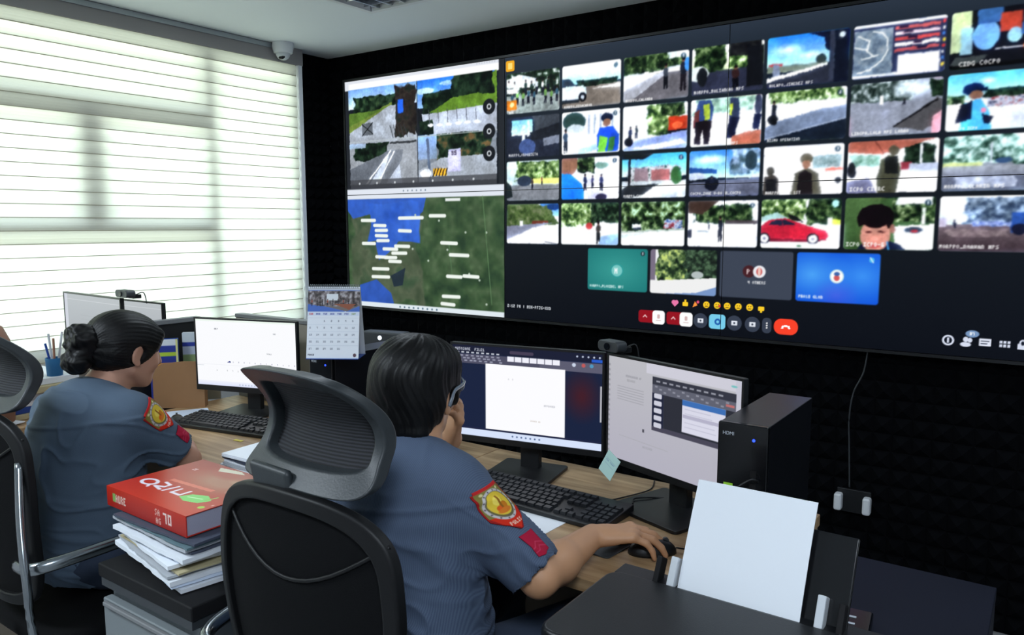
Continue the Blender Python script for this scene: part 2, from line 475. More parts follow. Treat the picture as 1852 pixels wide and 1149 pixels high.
    def person(s, x, y, h, body, leg=(30, 32, 46), skin=(120, 84, 66), hat=None, wd=.2, asp=1.0):
        """standing figure: feet at y, height h"""
        w = h * wd * asp
        s.poly([(x - w * .42, y - h * .5), (x + w * .42, y - h * .5), (x + w * .38, y), (x + w * .1, y), (x, y - h * .3), (x - w * .12, y), (x - w * .4, y)], leg)
        s.ell(x, y - h * .66, w * .52, h * .2, body); s.ell(x, y - h * .91, w * .26, h * .085, skin)
        s.ell(x, y - h * .95, w * .28, h * .06, hat or (24, 22, 24))
    def mesh(s, name, w, h, mtx, ds=1, x0=0, y0=0, shape=None):
        """grid mesh carrying the pixels of the window (x0,y0,w,h); local x right, y up; mtx places it"""
        X0, Y0 = int(round(x0 * s.p)), int(round(y0 * s.p)); nx, ny = int(round(w * s.p)), int(round(h * s.p))
        src = s.a[Y0:Y0 + ny:ds, X0:X0 + nx:ds]; ny, nx = src.shape[:2]
        xs = np.linspace(0, w, nx); ys = np.linspace(0, -h, ny); GX, GY = np.meshgrid(xs, ys)
        co = np.stack([GX, GY, np.zeros_like(GX)], -1).reshape(-1, 3)
        if shape is not None: co = shape(co)
        Mx = np.array(mtx); co = co @ Mx[:3, :3].T + Mx[:3, 3]
        me = bpy.data.meshes.new(name)
        me.vertices.add(nx * ny); me.vertices.foreach_set('co', co.astype(np.float32).ravel())
        i = np.arange(nx * ny).reshape(ny, nx); q = np.stack([i[1:, :-1], i[1:, 1:], i[:-1, 1:], i[:-1, :-1]], -1).reshape(-1, 4)
        me.loops.add(q.size); me.loops.foreach_set('vertex_index', q.ravel().astype(np.int32))
        me.polygons.add(len(q)); me.polygons.foreach_set('loop_start', (np.arange(len(q)) * 4).astype(np.int32))
        me.update(calc_edges=True)
        at = me.color_attributes.new('paint', 'FLOAT_COLOR', 'POINT')
        sr = np.clip(src, 0, 1).reshape(-1, 3); ln = np.where(sr <= .04045, sr / 12.92, ((sr + .055) / 1.055) ** 2.4)
        at.data.foreach_set('color', np.concatenate([ln, np.ones((len(ln), 1))], 1).astype(np.float32).ravel())
        return me

WH = (255, 255, 255); TREES = [(14, 26, 18), (32, 52, 32), (66, 92, 52), (128, 152, 98)]; DTREES = [(14, 24, 20), (28, 46, 32), (50, 74, 52)]
LTREES = [(34, 58, 34), (84, 114, 60), (146, 172, 104), (222, 236, 200)]

def paint_wall(c):
    W_, H_ = 4.30, 1.21
    c.vp(0, 0, W_, H_)
    c.grad(0, 0, 1, .07, (44, 54, 68), (32, 42, 54)); c.grad(0, .07, 1, .5, (28, 38, 50), (18, 25, 34)); c.grad(0, .5, 1, 1, (18, 25, 32), (7, 11, 20))  # downward darkening paints the panels' viewing-angle dimming into the picture
    # ---- left desktop, upper window with four feeds
    L = 1.064
    c.vp(0, 0, L, .605)
    c.rect(0, 0, 1, 1, (34, 38, 44)); c.rect(0, .0, .97, .085, (228, 232, 240)); c.rect(.03, .03, .97, .08, WH)
    c.vp(.03, .05, .49, .29)
    c.grad(0, 0, 1, .35, (120, 170, 215), (200, 215, 225)); c.blot(0, .12, 1, .5, DTREES + [(70, 96, 60)], .08)
    c.poly([(0, .62), (.65, .3), (.65, .42), (0, .8)], (120, 140, 60)); c.poly([(0, .42), (.35, .42), (.6, .36), (0, .66)], (96, 128, 50))
    c.poly([(.6, .36), (.85, .34), (1, .9), (1, 1), (0, 1), (0, .78)], (168, 172, 176)); c.tex(0, .4, 1, 1, .12)
    c.blot(.68, 0, 1, .95, [(40, 34, 34), (60, 52, 46), (34, 46, 40)], .1, thr=.35); c.rect(.73, .27, .81, .5, (34, 96, 200))
    c.rect(.2, .62, .36, .84, (96, 100, 104)); c.line(.2, .64, .36, .82, .01, (30, 32, 34)); c.line(.36, .62, .2, .84, .01, (30, 32, 34))
    for k in range(5): c.line(.62 + k * .05, .7, .66 + k * .05, .92, .008, (60, 64, 66))
    c.text(.05, .2, .07, 'I', (220, 226, 230))
    c.vp(.525, .05, .495, .27)
    c.grad(0, 0, 1, .5, (36, 120, 215), (160, 200, 235)); c.ell(.1, .2, .12, .06, (210, 230, 245), .8); c.ell(.4, .1, .1, .04, (190, 215, 240), .7)
    c.blot(.02, .2, .6, .65, DTREES, .08); c.poly([(.15, .6), (1, -.02), (1, .62), (.5, .62)], (104, 142, 44)); c.blot(.4, -.1, 1, .4, DTREES, .08); c.tex(0, 0, 1, 1, .15)
    c.poly([(.05, .62), (1, .55), (1, 1), (.1, 1)], (176, 180, 186)); c.blot(0, .7, .22, 1, DTREES, .08)
    for k in range(6): c.line(.15 + k * .12, .55, .16 + k * .12, .8, .008, (90, 90, 96)); c.ell(.17 + k * .12, .83, .04, .03, (220, 222, 226))
    c.vp(.03, .335, .49, .215)
    c.rect(0, 0, 1, 1, (150, 152, 154)); c.blot(0, -.2, .62, .5, DTREES, .08); c.poly([(0, 1), (0, .62), (.58, .22), (.64, .22), (.4, 1)], (110, 114, 120))
    c.poly([(.3, 1), (.62, .2), (.72, .2), (.78, 1)], (186, 190, 196)); c.poly([(.62, .2), (.8, .2), (.78, .45), (.55, 1), (.45, 1)], (122, 126, 132))
    c.line(.25, 1, .62, .22, .016, WH); c.line(.42, 1, .67, .24, .016, WH); c.grad(.0, .0, .25, .1, (170, 190, 210), (150, 170, 180)); c.line(.62, .04, .98, .04, .02, (60, 62, 64))
    c.vp(.525, .32, .495, .23)
    c.rect(0, 0, 1, 1, (128, 134, 140)); c.blot(.2, -.1, 1, .6, DTREES + [(120, 96, 60)], .1); c.grad(0, 0, .25, .5, (150, 185, 220), (130, 150, 170))
    c.poly([(0, .75), (.3, .5), (1, .48), (1, 1), (0, 1)], (160, 164, 168)); c.line(.13, .1, .16, 1, .035, (96, 110, 130))
    c.rect(.4, .33, .56, .8, (188, 184, 206)); c.text(.44, .36, .1, '35', (60, 50, 60)); c.rect(.2, .72, .38, .88, (220, 170, 40)); 
    for k in range(5): c.line(.2 + k * .04, .88, .23 + k * .04, .72, .012, (30, 28, 26))
    c.ell(.1, .82, .08, .1, (220, 220, 220))
    c.vp(.03, .05, 1, .52); c.photo(.9, .08, .1)
    c.vp(0, 0, 1, 1)
    c.rect(.03, .525, 1.02, .572, (70, 72, 78), al=.8)
    for k in range(7): c.ell(.1 + k * .13, .545, .006, .006, (210, 215, 220))
    c.line(.03, .325, 1.02, .322, .004, (190, 200, 205)); c.line(.522, .05, .522, .52, .004, (40, 44, 50))
    for yy in (.212, .326, .429):
        c.ell(.975, yy, .036, .036, (20, 24, 30)); c.ell(.975, yy, .014, .014, (200, 205, 210)); c.ell(.975, yy, .007, .007, (20, 24, 30))
    c.rect(.0, .575, 1.062, .63, (226, 232, 242)); c.line(0, .606, 1.06, .606, .003, (90, 96, 104))
    for k in range(6): c.ell(.42 + k * .03, .59, .004, .004, (90, 110, 130))
    for k in range(8): c.rect(.9 + k * .015, .005, .908 + k * .015, .012, (200, 205, 215))
    # ---- lower map
    c.vp(0, .63, 1.062, .58)
    c.rect(0, 0, 1, 1, (54, 82, 52)); c.blot(0, 0, 1, 1, [(40, 64, 44), (58, 84, 54), (82, 104, 74)], .09, edge=.01, thr=.2)
    c.blot(.0, .1, .55, 1, [(66, 82, 60), (84, 96, 74), (60, 84, 60)], .1, thr=.5)
    c.poly([(0, 0), (.54, 0), (.52, .12), (.42, .24), (.34, .42), (.28, .5), (.22, .56), (.2, .42), (.22, .24), (.16, .14), (.04, .18), (0, .1)], (52, 96, 196))
    c.blot(.14, .02, .5, .4, [(40, 86, 190), (60, 110, 216)], .12, thr=.3)
    c.poly([(.08, .8), (.2, .74), (.3, .86), (.32, .96), (.06, .96)], (48, 88, 180)); c.poly([(.3, .7), (.4, .62), (.38, .78), (.32, .8)], (34, 48, 60))
    for px_, py_ in ((.45, .45), (.55, .55), (.62, .2), (.67, .45), (.78, .3), (.8, .65), (.86, .7), (.9, .3), (.47, .15), (.9, .9)): c.ell(px_, py_, .006, .01, (190, 205, 190))
    c.line(.88, .0, .93, .9, .004, (96, 130, 90)); c.line(.68, .4, .7, .7, .006, (84, 116, 80)); c.tex(0, 0, 1, 1, .12, .03)
    for a, b, w_ in ((.15, .21, .12), (.23, .26, .1), (.24, .31, .1), (.24, .36, .1), (.25, .41, .1), (.15, .44, .11), (.44, .19, .2), (.4, .31, .1), (.61, .17, .12), (.38, .46, .12), (.3, .49, .12),
                     (.36, .53, .12), (.24, .57, .1), (.3, .575, .1), (.33, .61, .1), (.68, .42, .12), (.74, .53, .14), (.23, .69, .14), (.23, .77, .15), (.71, .73, .11), (.81, .72, .11), (.69, .92, .13), (.67, .99, .1)):
        c.line(a - w_ * .38, b * .93, a + w_ * .38, b * .93 + random.Random(a * 99 + b).uniform(-.004, .004), .017, (240, 246, 240))
    c.rect(.66, .01, .75, .035, (235, 240, 240)); c.rect(0, .955, 1, 1, (224, 234, 240))
    for k in range(9): c.ell(.36 + k * .03, .98, .005, .008, (60, 90, 110))
    # ---- meeting window: 7 x 4 tiles and 4 below
    X0, Y0, PX, PY, TW, TH = 1.079, .076, .3005, .1985, .288, .183
    SK = (150, 104, 80)
    def mic(dark=True):
        c.ell(.92, .11, .035, .055, (40, 60, 70) if dark else (210, 220, 225)); c.rect(.913, .075, .927, .14, (220, 225, 230))
    def t00():
        c.rect(0, 0, 1, 1, (150, 160, 155)); c.blot(0, 0, 1, .55, DTREES + [(230, 236, 232)], .1, edge=.01); c.poly([(0, .15), (.25, .05), (.6, .2), (.5, .4), (0, .35)], (230, 236, 240))
        for k in range(16): c.person(.05 + (k * .37) % .95, .55 + (k * .23) % .45, .38, [(230, 235, 235), (60, 100, 120), (40, 60, 50), (120, 170, 90)][k % 4], asp=.7)
        c.rect(0, .38, .22, .5, (235, 238, 240)); c.tex(0, 0, 1, 1, .3, .04)
        c.rect(.0, .66, .2, .9, (200, 120, 30)); c.ell(.1, .77, .04, .06, (255, 220, 150)); c.text(.05, .93, .06, 'MOR', WH)
    def t01():
        c.grad(0, 0, 1, .45, (240, 250, 255), (160, 215, 245)); c.blot(.2, .36, 1, .58, DTREES, .07); c.poly([(0, .55), (1, .5), (1, 1), (0, 1)], (128, 116, 104))
        c.poly([(.5, .58), (1, .52), (1, .62)], (220, 225, 225)); c.poly([(0, .48), (.36, .5), (.42, .56), (.44, .68), (.36, .8), (0, .82)], (205, 222, 238)); c.poly([(0, .3), (.14, .32), (.24, .48), (0, .5)], (50, 60, 72))
        c.ell(.36, .76, .07, .11, (24, 24, 28)); c.ell(.36, .76, .03, .05, (180, 186, 190)); c.rect(0, .8, .3, .88, (40, 44, 48)); c.tex(0, .5, 1, 1, .12); c.text(.04, .93, .06, 'MORPPO_SINACABAN', WH); mic()
    def t02():
        c.rect(0, 0, 1, 1, (190, 196, 200)); c.grad(.4, 0, 1, .3, (225, 235, 235), (210, 225, 225)); c.blot(-.2, -.15, .75, .42, TREES, .09, thr=.35); c.blot(.5, .12, 1, .32, TREES, .06)
        c.poly([(0, .45), (1, .3), (1, .5), (0, .8)], (244, 246, 248)); c.poly([(0, .85), (.55, .42), (1, .42), (1, 1), (0, 1)], (110, 106, 110)); c.poly([(0, .75), (.6, .4), (.7, .42), (.2, .9), (0, 1)], (176, 176, 180))
        c.rect(.33, .36, .4, .45, WH); c.person(.66, .78, .55, (60, 66, 76), (26, 28, 36), asp=.7); c.person(.92, .85, .72, (34, 40, 50), (40, 36, 44), asp=.7); c.ell(.98, .3, .05, .14, (60, 140, 200)); c.tex(0, 0, 1, 1, .1); c.text(.04, .93, .06, 'MORPPO_CALAMBA', WH); mic()
    def t03():
        c.rect(0, 0, 1, 1, (60, 64, 78)); c.grad(0, 0, 1, .5, (235, 240, 225), (200, 215, 170)); c.blot(0, -.1, .5, .6, TREES, .08); c.blot(.5, .2, .95, .55, LTREES, .08); c.blot(.5, -.1, 1, .3, [(20, 20, 28), (50, 52, 50)], .1)
        c.poly([(0, .55), (1, .5), (1, 1), (0, 1)], (52, 56, 76)); c.rect(.78, .1, 1, .9, (26, 28, 34)); c.ell(.1, .55, .14, .16, (200, 206, 200)); c.ell(.15, .62, .07, .2, (30, 34, 40)); c.person(.63, .95, .5, (56, 36, 36), (20, 20, 28))
        c.tex(0, 0, 1, 1, .15); c.text(.04, .9, .07, 'MORPPO_BALIANGAO MPS', WH)
    def t04():
        c.grad(0, 0, 1, .6, (30, 140, 225), (190, 225, 245)); c.ell(.25, .28, .25, .14, WH, .9, 1.); c.ell(.55, .42, .3, .1, WH, .8, 1.); c.rect(0, .58, .75, .7, (120, 130, 110)); c.rect(.02, .53, .2, .58, (190, 70, 60)); c.rect(.08, .55, .16, .85, (120, 130, 150))
        c.ell(.67, .52, .06, .1, (56, 66, 60)); c.poly([(0, .8), (.75, .6), (.75, .66), (0, .88)], (230, 234, 240)); c.poly([(0, .88), (.8, .64), (1, .6), (1, 1), (0, 1)], (50, 54, 68)); c.poly([(.5, 0), (1, 0), (1, .6), (.72, .34), (.7, .12)], (28, 36, 54))
        c.rect(.77, .0, .83, .95, (60, 66, 84)); c.rect(.87, 0, .92, .9, (44, 48, 62)); c.rect(.83, .2, 1, 1, (26, 32, 48)); c.tex(0, .5, 1, 1, .1); c.text(.04, .92, .06, 'MOLWPO_JIMENEZ MPS', WH); mic(False)
    def t05():
        c.rect(0, 0, 1, 1, (44, 52, 84)); c.rect(0, 0, 1, .06, (220, 225, 240)); c.rect(.01, .1, .44, .95, (104, 122, 140)); c.blot(.01, .1, .44, .95, [(90, 108, 128), (124, 142, 156), (150, 160, 168)], .1, edge=.01)
        [c.line(a, b, d, e, .016, (232, 232, 222)) for a, b, d, e in ((.22, .14, .32, .18), (.32, .18, .38, .3), (.38, .3, .38, .5), (.38, .5, .33, .68), (.33, .68, .2, .84), (.2, .84, .06, .88), (.02, .4, .14, .46), (.14, .46, .24, .6), (.05, .2, .18, .3), (.18, .3, .16, .5), (.1, .62, .28, .58))]
        for k in range(5): c.rect(.46, .1 + k * .1, .93, .16 + k * .1, [(200, 90, 90), (230, 200, 205), (200, 70, 70), (240, 225, 225), (190, 80, 84)][k]); c.rect(.5 + k * .05, .1 + k * .1, .6 + k * .05, .14 + k * .1, (40, 30, 60))
        c.rect(.5, .62, .94, .98, (240, 242, 250)); c.rect(.0, .93, .5, .98, (220, 222, 226))
        for k in range(8): c.ell(.97, .1 + k * .11, .015, .03, [(220, 60, 60), (240, 240, 245), (60, 120, 200), (230, 200, 60)][k % 4])
    def t06():
        c.rect(0, 0, 1, 1, (26, 28, 36)); c.rect(0, 0, .2, .7, (190, 200, 160)); c.rect(.1, .3, .22, .75, (150, 190, 200)); c.ell(.35, .45, .13, .25, (110, 170, 210)); c.rect(.26, 0, .5, .25, (60, 110, 170)); c.rect(.48, .1, .68, .42, (190, 70, 50)); c.rect(.7, .0, 1, .35, (170, 180, 200))
        c.ell(.62, .5, .07, .12, (150, 190, 210)); c.rect(.68, .3, .9, .5, (50, 90, 150)); c.ell(.78, .36, .05, .05, (230, 236, 240)); c.line(.45, .7, .7, .7, .015, (210, 215, 235)); c.ell(.75, .69, .04, .06, (255, 140, 60)); c.poly([(.05, .78), (.4, .8), (.25, .93), (0, .92)], (70, 76, 76)); c.rect(.0, .92, 1, 1, (12, 16, 20)); c.text(.1, .87, .08, 'CIDG COCPO', WH)
    def t10():
        c.rect(0, 0, 1, 1, (44, 50, 66)); c.grad(.1, .08, .5, .45, (120, 190, 225), (210, 230, 240)); c.poly([(.5, 0), (1, 0), (1, .2), (.55, .38)], (70, 76, 84)); c.poly([(.45, .4), (1, .22), (1, .6), (.5, .6)], (38, 42, 50)); c.rect(.3, .2, .36, .6, (200, 205, 215)); c.rect(.4, .1, .44, .5, (215, 220, 226))
        c.ell(.4, .75, .16, .2, (70, 90, 140)); c.poly([(.7, .55), (1, .5), (1, .7), (.7, .75)], (120, 126, 140)); c.tex(0, 0, 1, 1, .2); c.text(.04, .9, .07, 'MORPPO_OROQUIETA', WH)
    def t11():
        c.rect(0, 0, 1, 1, (232, 236, 242)); c.ell(.22, .24, .2, .22, (46, 74, 70)); c.ell(.25, .4, .16, .1, (190, 196, 196)); c.rect(.45, .1, .95, .55, (214, 220, 226)); 
        for k in range(5): c.rect(.46 + k * .1, .1, .49 + k * .1, .55, (150, 158, 168))
        c.person(.07, .95, .55, (50, 70, 90), (30, 36, 46), asp=.7); c.ell(.78, .2, .1, .1, (24, 34, 60)); c.ell(.78, .3, .06, .09, SK); c.poly([(.66, .42), (.88, .4), (.98, .6), (.97, .98), (.62, .98), (.62, .6)], (24, 80, 200)); c.poly([(.66, .6), (.8, .66), (.76, .98), (.63, .98)], (120, 190, 60)); c.poly([(.82, .66), (.92, .64), (.9, .95), (.8, .98)], (60, 130, 60))
        c.poly([(.3, .9), (.6, .8), (.66, .92), (.3, 1)], (160, 190, 235)); c.text(.04, .9, .06, 'MORPPO_TUDELA', WH); mic()
    def t12():
        c.rect(0, 0, 1, 1, (240, 244, 246)); c.blot(.35, -.1, .95, .75, LTREES, .09); c.blot(.55, -.1, 1, .3, TREES, .08); c.rect(.72, .3, 1, .62, (196, 60, 30)); c.ell(.85, .5, .08, .08, (240, 110, 60)); c.rect(.72, .6, 1, .68, (30, 30, 34)); c.poly([(.2, .78), (1, .62), (1, 1), (0, 1)], (140, 160, 200)); c.poly([(.1, .95), (.9, .8), (1, .9), (.5, 1)], (230, 236, 248))
        c.person(.12, .85, .4, (30, 36, 60), asp=.7); c.ell(.1, .8, .07, .1, (24, 26, 34)); c.person(.22, .72, .28, (30, 36, 40), asp=.8); c.tex(0, 0, 1, 1, .1)
    def t13():
        c.rect(0, 0, 1, 1, (236, 238, 244)); c.blot(.0, -.1, 1, .35, [(90, 120, 110), (160, 190, 170), (210, 226, 220)], .1, thr=.4)
        c.poly([(.12, .02), (.27, .02), (.33, .18), (.3, .5), (.08, .5), (.05, .3)], (54, 76, 132)); c.poly([(.18, .12), (.27, .1), (.28, .42), (.2, .46)], (176, 190, 60)); c.poly([(.05, .25), (.13, .2), (.12, .55), (.04, .6)], (110, 52, 52)); c.poly([(.07, .46), (.3, .46), (.27, .95), (.2, .95), (.18, .6), (.14, .95), (.06, .95)], (34, 26, 34)); c.poly([(.57, .03), (.68, .03), (.71, .25), (.68, .46), (.56, .44)], (50, 60, 90)); c.poly([(.56, .14), (.61, .12), (.6, .38), (.57, .38)], (190, 200, 60)); c.poly([(.56, .42), (.7, .42), (.64, .85), (.52, .85)], (26, 30, 56)); c.ell(.95, .2, .05, .22, (60, 66, 90)); c.poly([(.9, .4), (1, .4), (.96, .72), (.88, .7)], (24, 30, 60))
        c.poly([(.6, .8), (1, .72), (1, 1), (.6, 1)], (180, 104, 80)); c.tex(0, 0, 1, 1, .08); c.text(.3, .93, .06, 'BONIFACIO MPS', WH)
    def t14():
        c.rect(0, 0, 1, 1, (242, 244, 250)); c.blot(0, -.15, 1, .25, LTREES, .06, thr=.35); c.poly([(.1, .62), (.55, .44), (1, .36), (1, 1), (0, 1), (0, .7)], (118, 132, 156)); c.poly([(0, .95), (1, .62), (1, 1), (0, 1)], (30, 40, 54)); c.line(0, .93, 1, .6, .006, (190, 196, 205)); c.person(.11, .62, .45, (24, 26, 30), asp=.7); c.ell(.1, .55, .07, .1, (24, 26, 30)); c.tex(0, .3, 1, 1, .08); c.text(.04, .93, .055, 'MISMO OPERATION', WH); mic()
    def t15():
        c.rect(0, 0, 1, 1, (142, 146, 158)); c.blot(-.1, -.1, .8, .42, [(30, 44, 40), (80, 96, 90), (200, 210, 210)], .07); c.ell(.72, .15, .3, .25, (240, 248, 255), .95, .8); c.blot(.85, .0, 1.1, .4, DTREES, .1); c.poly([(0, .42), (.8, .36), (.95, .36), (.5, .85), (0, .9)], (146, 150, 162)); c.poly([(.95, .36), (1, .4), (1, .8), (.8, .95), (.5, .85)], (92, 90, 92)); c.line(.5, .84, .95, .4, .02, (30, 30, 34)); c.poly([(.9, .7), (1, .6), (1, 1), (.9, 1)], (220, 170, 180)); c.rect(.33, .25, .37, .42, (236, 240, 244)); c.person(.6, .45, .12, (30, 34, 40)); c.tex(0, 0, 1, 1, .1); c.text(.03, .9, .06, 'LINGPO_LALA MPS LANAO', WH)
    def t16():
        c.grad(0, 0, 1, .45, (70, 180, 235), (200, 235, 245)); c.ell(.4, .15, .1, .08, WH, .9, 1.); c.blot(.3, .28, 1, .5, DTREES, .06); c.rect(0, .45, 1, 1, (226, 230, 234)); c.blot(.35, .42, 1, .62, [(60, 60, 80), (200, 205, 215), (140, 60, 60)], .05); c.blot(-.1, .35, .2, .55, TREES, .06)
        c.poly([(.02, .55), (.15, .5), (.18, .8), (.0, .9)], (240, 230, 228)); c.ell(.26, .28, .1, .1, (18, 40, 84)); c.poly([(.3, .28), (.4, .27), (.4, .31), (.3, .33)], (16, 30, 60)); c.ell(.29, .38, .07, .08, SK); c.poly([(.18, .5), (.34, .46), (.44, .7), (.46, 1), (.14, 1)], (70, 180, 220)); c.poly([(.14, .55), (.26, .46), (.26, .8), (.1, .86)], (24, 30, 50)); c.poly([(.36, .72), (.48, .78), (.44, .9), (.38, .88)], (20, 28, 44)); c.ell(.37, .66, .03, .05, (220, 120, 130))
        c.rect(.55, .65, 1, 1, (214, 216, 222)); c.text(.1, .93, .05, 'ICPO ICPO', WH)
    def t20():
        c.rect(0, 0, 1, 1, (200, 214, 214)); c.blot(.15, .0, 1.1, .5, LTREES, .09, thr=.35); c.rect(.45, .45, 1, .58, (226, 216, 120)); c.rect(0, .6, 1, 1, (128, 130, 134)); c.ell(.35, .5, .14, .13, (50, 62, 80)); c.person(.5, .75, .32, (70, 60, 60), asp=.7); c.person(.68, .62, .22, (120, 70, 60), asp=.7); c.poly([(0, .5), (.08, .6), (.12, .9), (0, .95)], (40, 50, 54)); c.tex(0, 0, 1, 1, .12)
    def t21():
        c.rect(0, 0, 1, 1, (226, 228, 240)); c.blot(.25, -.1, .6, .4, TREES, .08); c.ell(.12, .12, .17, .3, SK); c.poly([(0, .35), (.16, .38), (.36, .62), (.44, 1), (0, 1)], (20, 130, 225)); c.rect(.4, .5, 1, 1, (206, 204, 224)); c.person(.42, .8, .4, (40, 50, 80), asp=.7); c.person(.55, .75, .32, (60, 60, 90), asp=.7); c.person(.7, .8, .4, (50, 56, 90), asp=.7); c.ell(.7, .95, .1, .08, (50, 46, 70)); c.ell(.7, .2, .12, .07, (120, 160, 140)); mic()
    def t22():
        c.grad(0, 0, 1, .5, (50, 170, 220), (190, 230, 240)); c.rect(0, .6, 1, 1, (196, 200, 200)); c.blot(.0, .25, 1, .65, [(90, 84, 88), (180, 170, 170), (210, 214, 214), (60, 80, 70)], .06); c.ell(.85, .5, .08, .2, (60, 110, 60)); c.rect(.1, .0, .14, .95, (34, 34, 40)); c.poly([(0, 0), (.5, 0), (.35, .12), (0, .1)], (30, 36, 34)); c.rect(.2, .32, .42, .6, (150, 124, 130)); c.rect(.47, .36, .75, .6, (180, 110, 110)); c.poly([(.1, .7), (.6, .68), (.3, .95), (0, 1), (0, .8)], (50, 54, 60)); c.poly([(.5, .75), (1, .68), (1, .8), (.3, 1)], (236, 238, 238)); c.tex(0, .2, 1, 1, .12); mic(); c.text(.03, .92, .06, 'MORPPO_CONCEPCION', WH)
    def t23():
        c.grad(0, 0, 1, .6, (60, 150, 215), (190, 215, 235)); c.ell(.3, .2, .3, .12, WH, .8, .8); c.blot(.55, -.1, 1.1, .6, [(60, 84, 90), (120, 150, 170), (200, 220, 240)], .1); c.poly([(0, .35), (.4, .42), (.4, .5), (0, .48)], (40, 80, 140)); c.ell(.1, .55, .15, .08, (200, 205, 215)); c.poly([(0, .68), (1, .6), (1, 1), (0, 1)], (104, 108, 128)); c.ell(.33, .72, .1, .16, (26, 30, 44)); c.person(.33, .85, .3, (34, 40, 60)); c.ell(.88, .25, .08, .2, (50, 70, 80)); c.tex(0, 0, 1, 1, .1); c.text(.03, .9, .06, 'COCPO_ZONE V-BO UR_COCPO', WH)
    def t24():
        c.rect(0, 0, 1, 1, (246, 244, 246)); c.blot(.6, .2, 1, .5, [(90, 120, 120), (170, 190, 190)], .08); c.rect(.78, .48, 1, .53, (220, 110, 90)); c.ell(.55, .28, .08, .11, (96, 88, 70)); c.ell(.55, .4, .05, .08, SK); c.poly([(.42, .56), (.52, .48), (.6, .48), (.7, .58), (.74, 1), (.36, 1)], (92, 88, 72)); c.poly([(.46, .56), (.54, .5), (.62, .56), (.64, 1), (.44, 1)], (40, 34, 36)); c.ell(.1, .5, .05, .09, (70, 66, 56)); c.poly([(.02, .62), (.14, .56), (.2, .66), (.22, 1), (0, 1)], (70, 64, 58)); c.rect(.04, .66, .18, .95, (34, 34, 38)); c.ell(.94, .72, .04, .06, (50, 54, 60)); c.text(.04, .92, .06, 'MORPPO_ICPC 1ST', WH); mic()
    def t25():
        c.rect(0, 0, 1, 1, (240, 242, 246)); c.blot(.0, .25, .4, .5, [(90, 130, 110), (170, 200, 190)], .08); c.blot(.6, .05, 1, .5, DTREES, .08); c.poly([(0, 0), (1, 0), (.75, .1), (.4, .26), (0, .2)], (176, 96, 76)); c.line(.3, 0, .4, .24, .015, (120, 60, 50)); c.rect(.6, .42, .72, .55, (150, 50, 60)); c.rect(.8, .1, .83, .65, (230, 232, 236)); c.rect(.7, .45, 1, .6, (176, 180, 190)); c.ell(.52, .2, .06, .09, (90, 84, 66)); c.poly([(.38, .36), (.46, .28), (.56, .3), (.6, .6), (.56, 1), (.36, 1), (.34, .7)], (78, 78, 60)); c.poly([(.42, .32), (.56, .3), (.57, .62), (.43, .62)], (34, 36, 34)); c.poly([(0, .8), (.25, .7), (.35, 1), (0, 1)], (120, 120, 150)); c.ell(.05, .55, .05, .16, (34, 34, 38)); c.tex(0, 0, 1, 1, .07); c.text(.04, .88, .08, 'ICPO CIBRC', WH)
    def t26():
        c.rect(0, 0, 1, 1, (140, 144, 154)); c.blot(-.1, -.2, 1.1, .55, [(40, 66, 56), (90, 124, 110), (180, 210, 200), (220, 236, 240)], .09, thr=.3); c.rect(0, .48, .4, .56, (214, 216, 130), al=.7); c.rect(.47, .15, .49, .5, (200, 205, 210)); c.grad(0, .55, 1, .75, (160, 164, 172), (120, 124, 138)); c.rect(0, .74, 1, 1, (104, 110, 128)); c.blot(.05, .72, .8, .95, [(150, 156, 170), (206, 210, 220)], .1); c.ell(.6, .46, .08, .05, (60, 90, 130)); c.tex(0, 0, 1, 1, .1); c.text(.03, .88, .07, 'MORPPO_CLARIN MPS', WH)
    def t30():
        c.rect(0, 0, 1, 1, (236, 238, 242)); c.poly([(0, 0), (.6, 0), (.9, .3), (1, .5), (0, .58)], (76, 96, 50)); c.grad(.65, 0, 1, .3, (60, 130, 200), (150, 200, 235)); c.blot(0, 0, .95, .55, [(56, 76, 40), (90, 112, 60), (120, 130, 90)], .1, thr=.4); c.rect(.5, .42, .8, .5, (120, 60, 44)); c.poly([(0, .55), (.9, .46), (.5, .6), (.0, .9)], (130, 132, 150)); c.rect(.26, .42, .32, .55, WH); c.line(.75, .94, 1, 1, .01, (60, 60, 64)); c.ell(.9, .08, .12, .08, (30, 70, 130))
    def t31():
        c.rect(0, 0, 1, 1, (240, 244, 248)); c.blot(-.1, -.2, .65, .6, LTREES, .08, thr=.35); c.blot(.5, -.2, 1.05, .5, DTREES + [(90, 120, 80)], .08, thr=.35); c.rect(.4, .5, .52, .75, (200, 220, 215)); c.ell(.5, .55, .06, .08, (190, 60, 60)); c.person(.66, .98, .55, (66, 56, 50), (30, 30, 30), asp=.7); c.poly([(.7, .8), (1, .72), (1, 1), (.66, 1)], (150, 180, 200)); c.tex(0, 0, 1, 1, .1)
    def t32():
        c.rect(0, 0, 1, 1, (238, 236, 226)); c.blot(-.1, -.2, 1.1, .72, TREES + [(190, 220, 190)], .1, thr=.25); c.rect(.18, .5, .32, .6, (220, 228, 236)); c.rect(.2, .58, .33, .64, (40, 46, 56)); c.blot(.65, .4, 1, .62, [(60, 90, 150), (200, 210, 220), (150, 50, 60)], .05); c.poly([(0, .68), (1, .6), (1, 1), (0, 1)], (240, 240, 238)); c.line(0, .7, 1, .62, .012, (120, 140, 120)); c.poly([(0, .76), (.4, .7), (.0, .85)], (180, 186, 180)); c.tex(0, 0, 1, 1, .06)
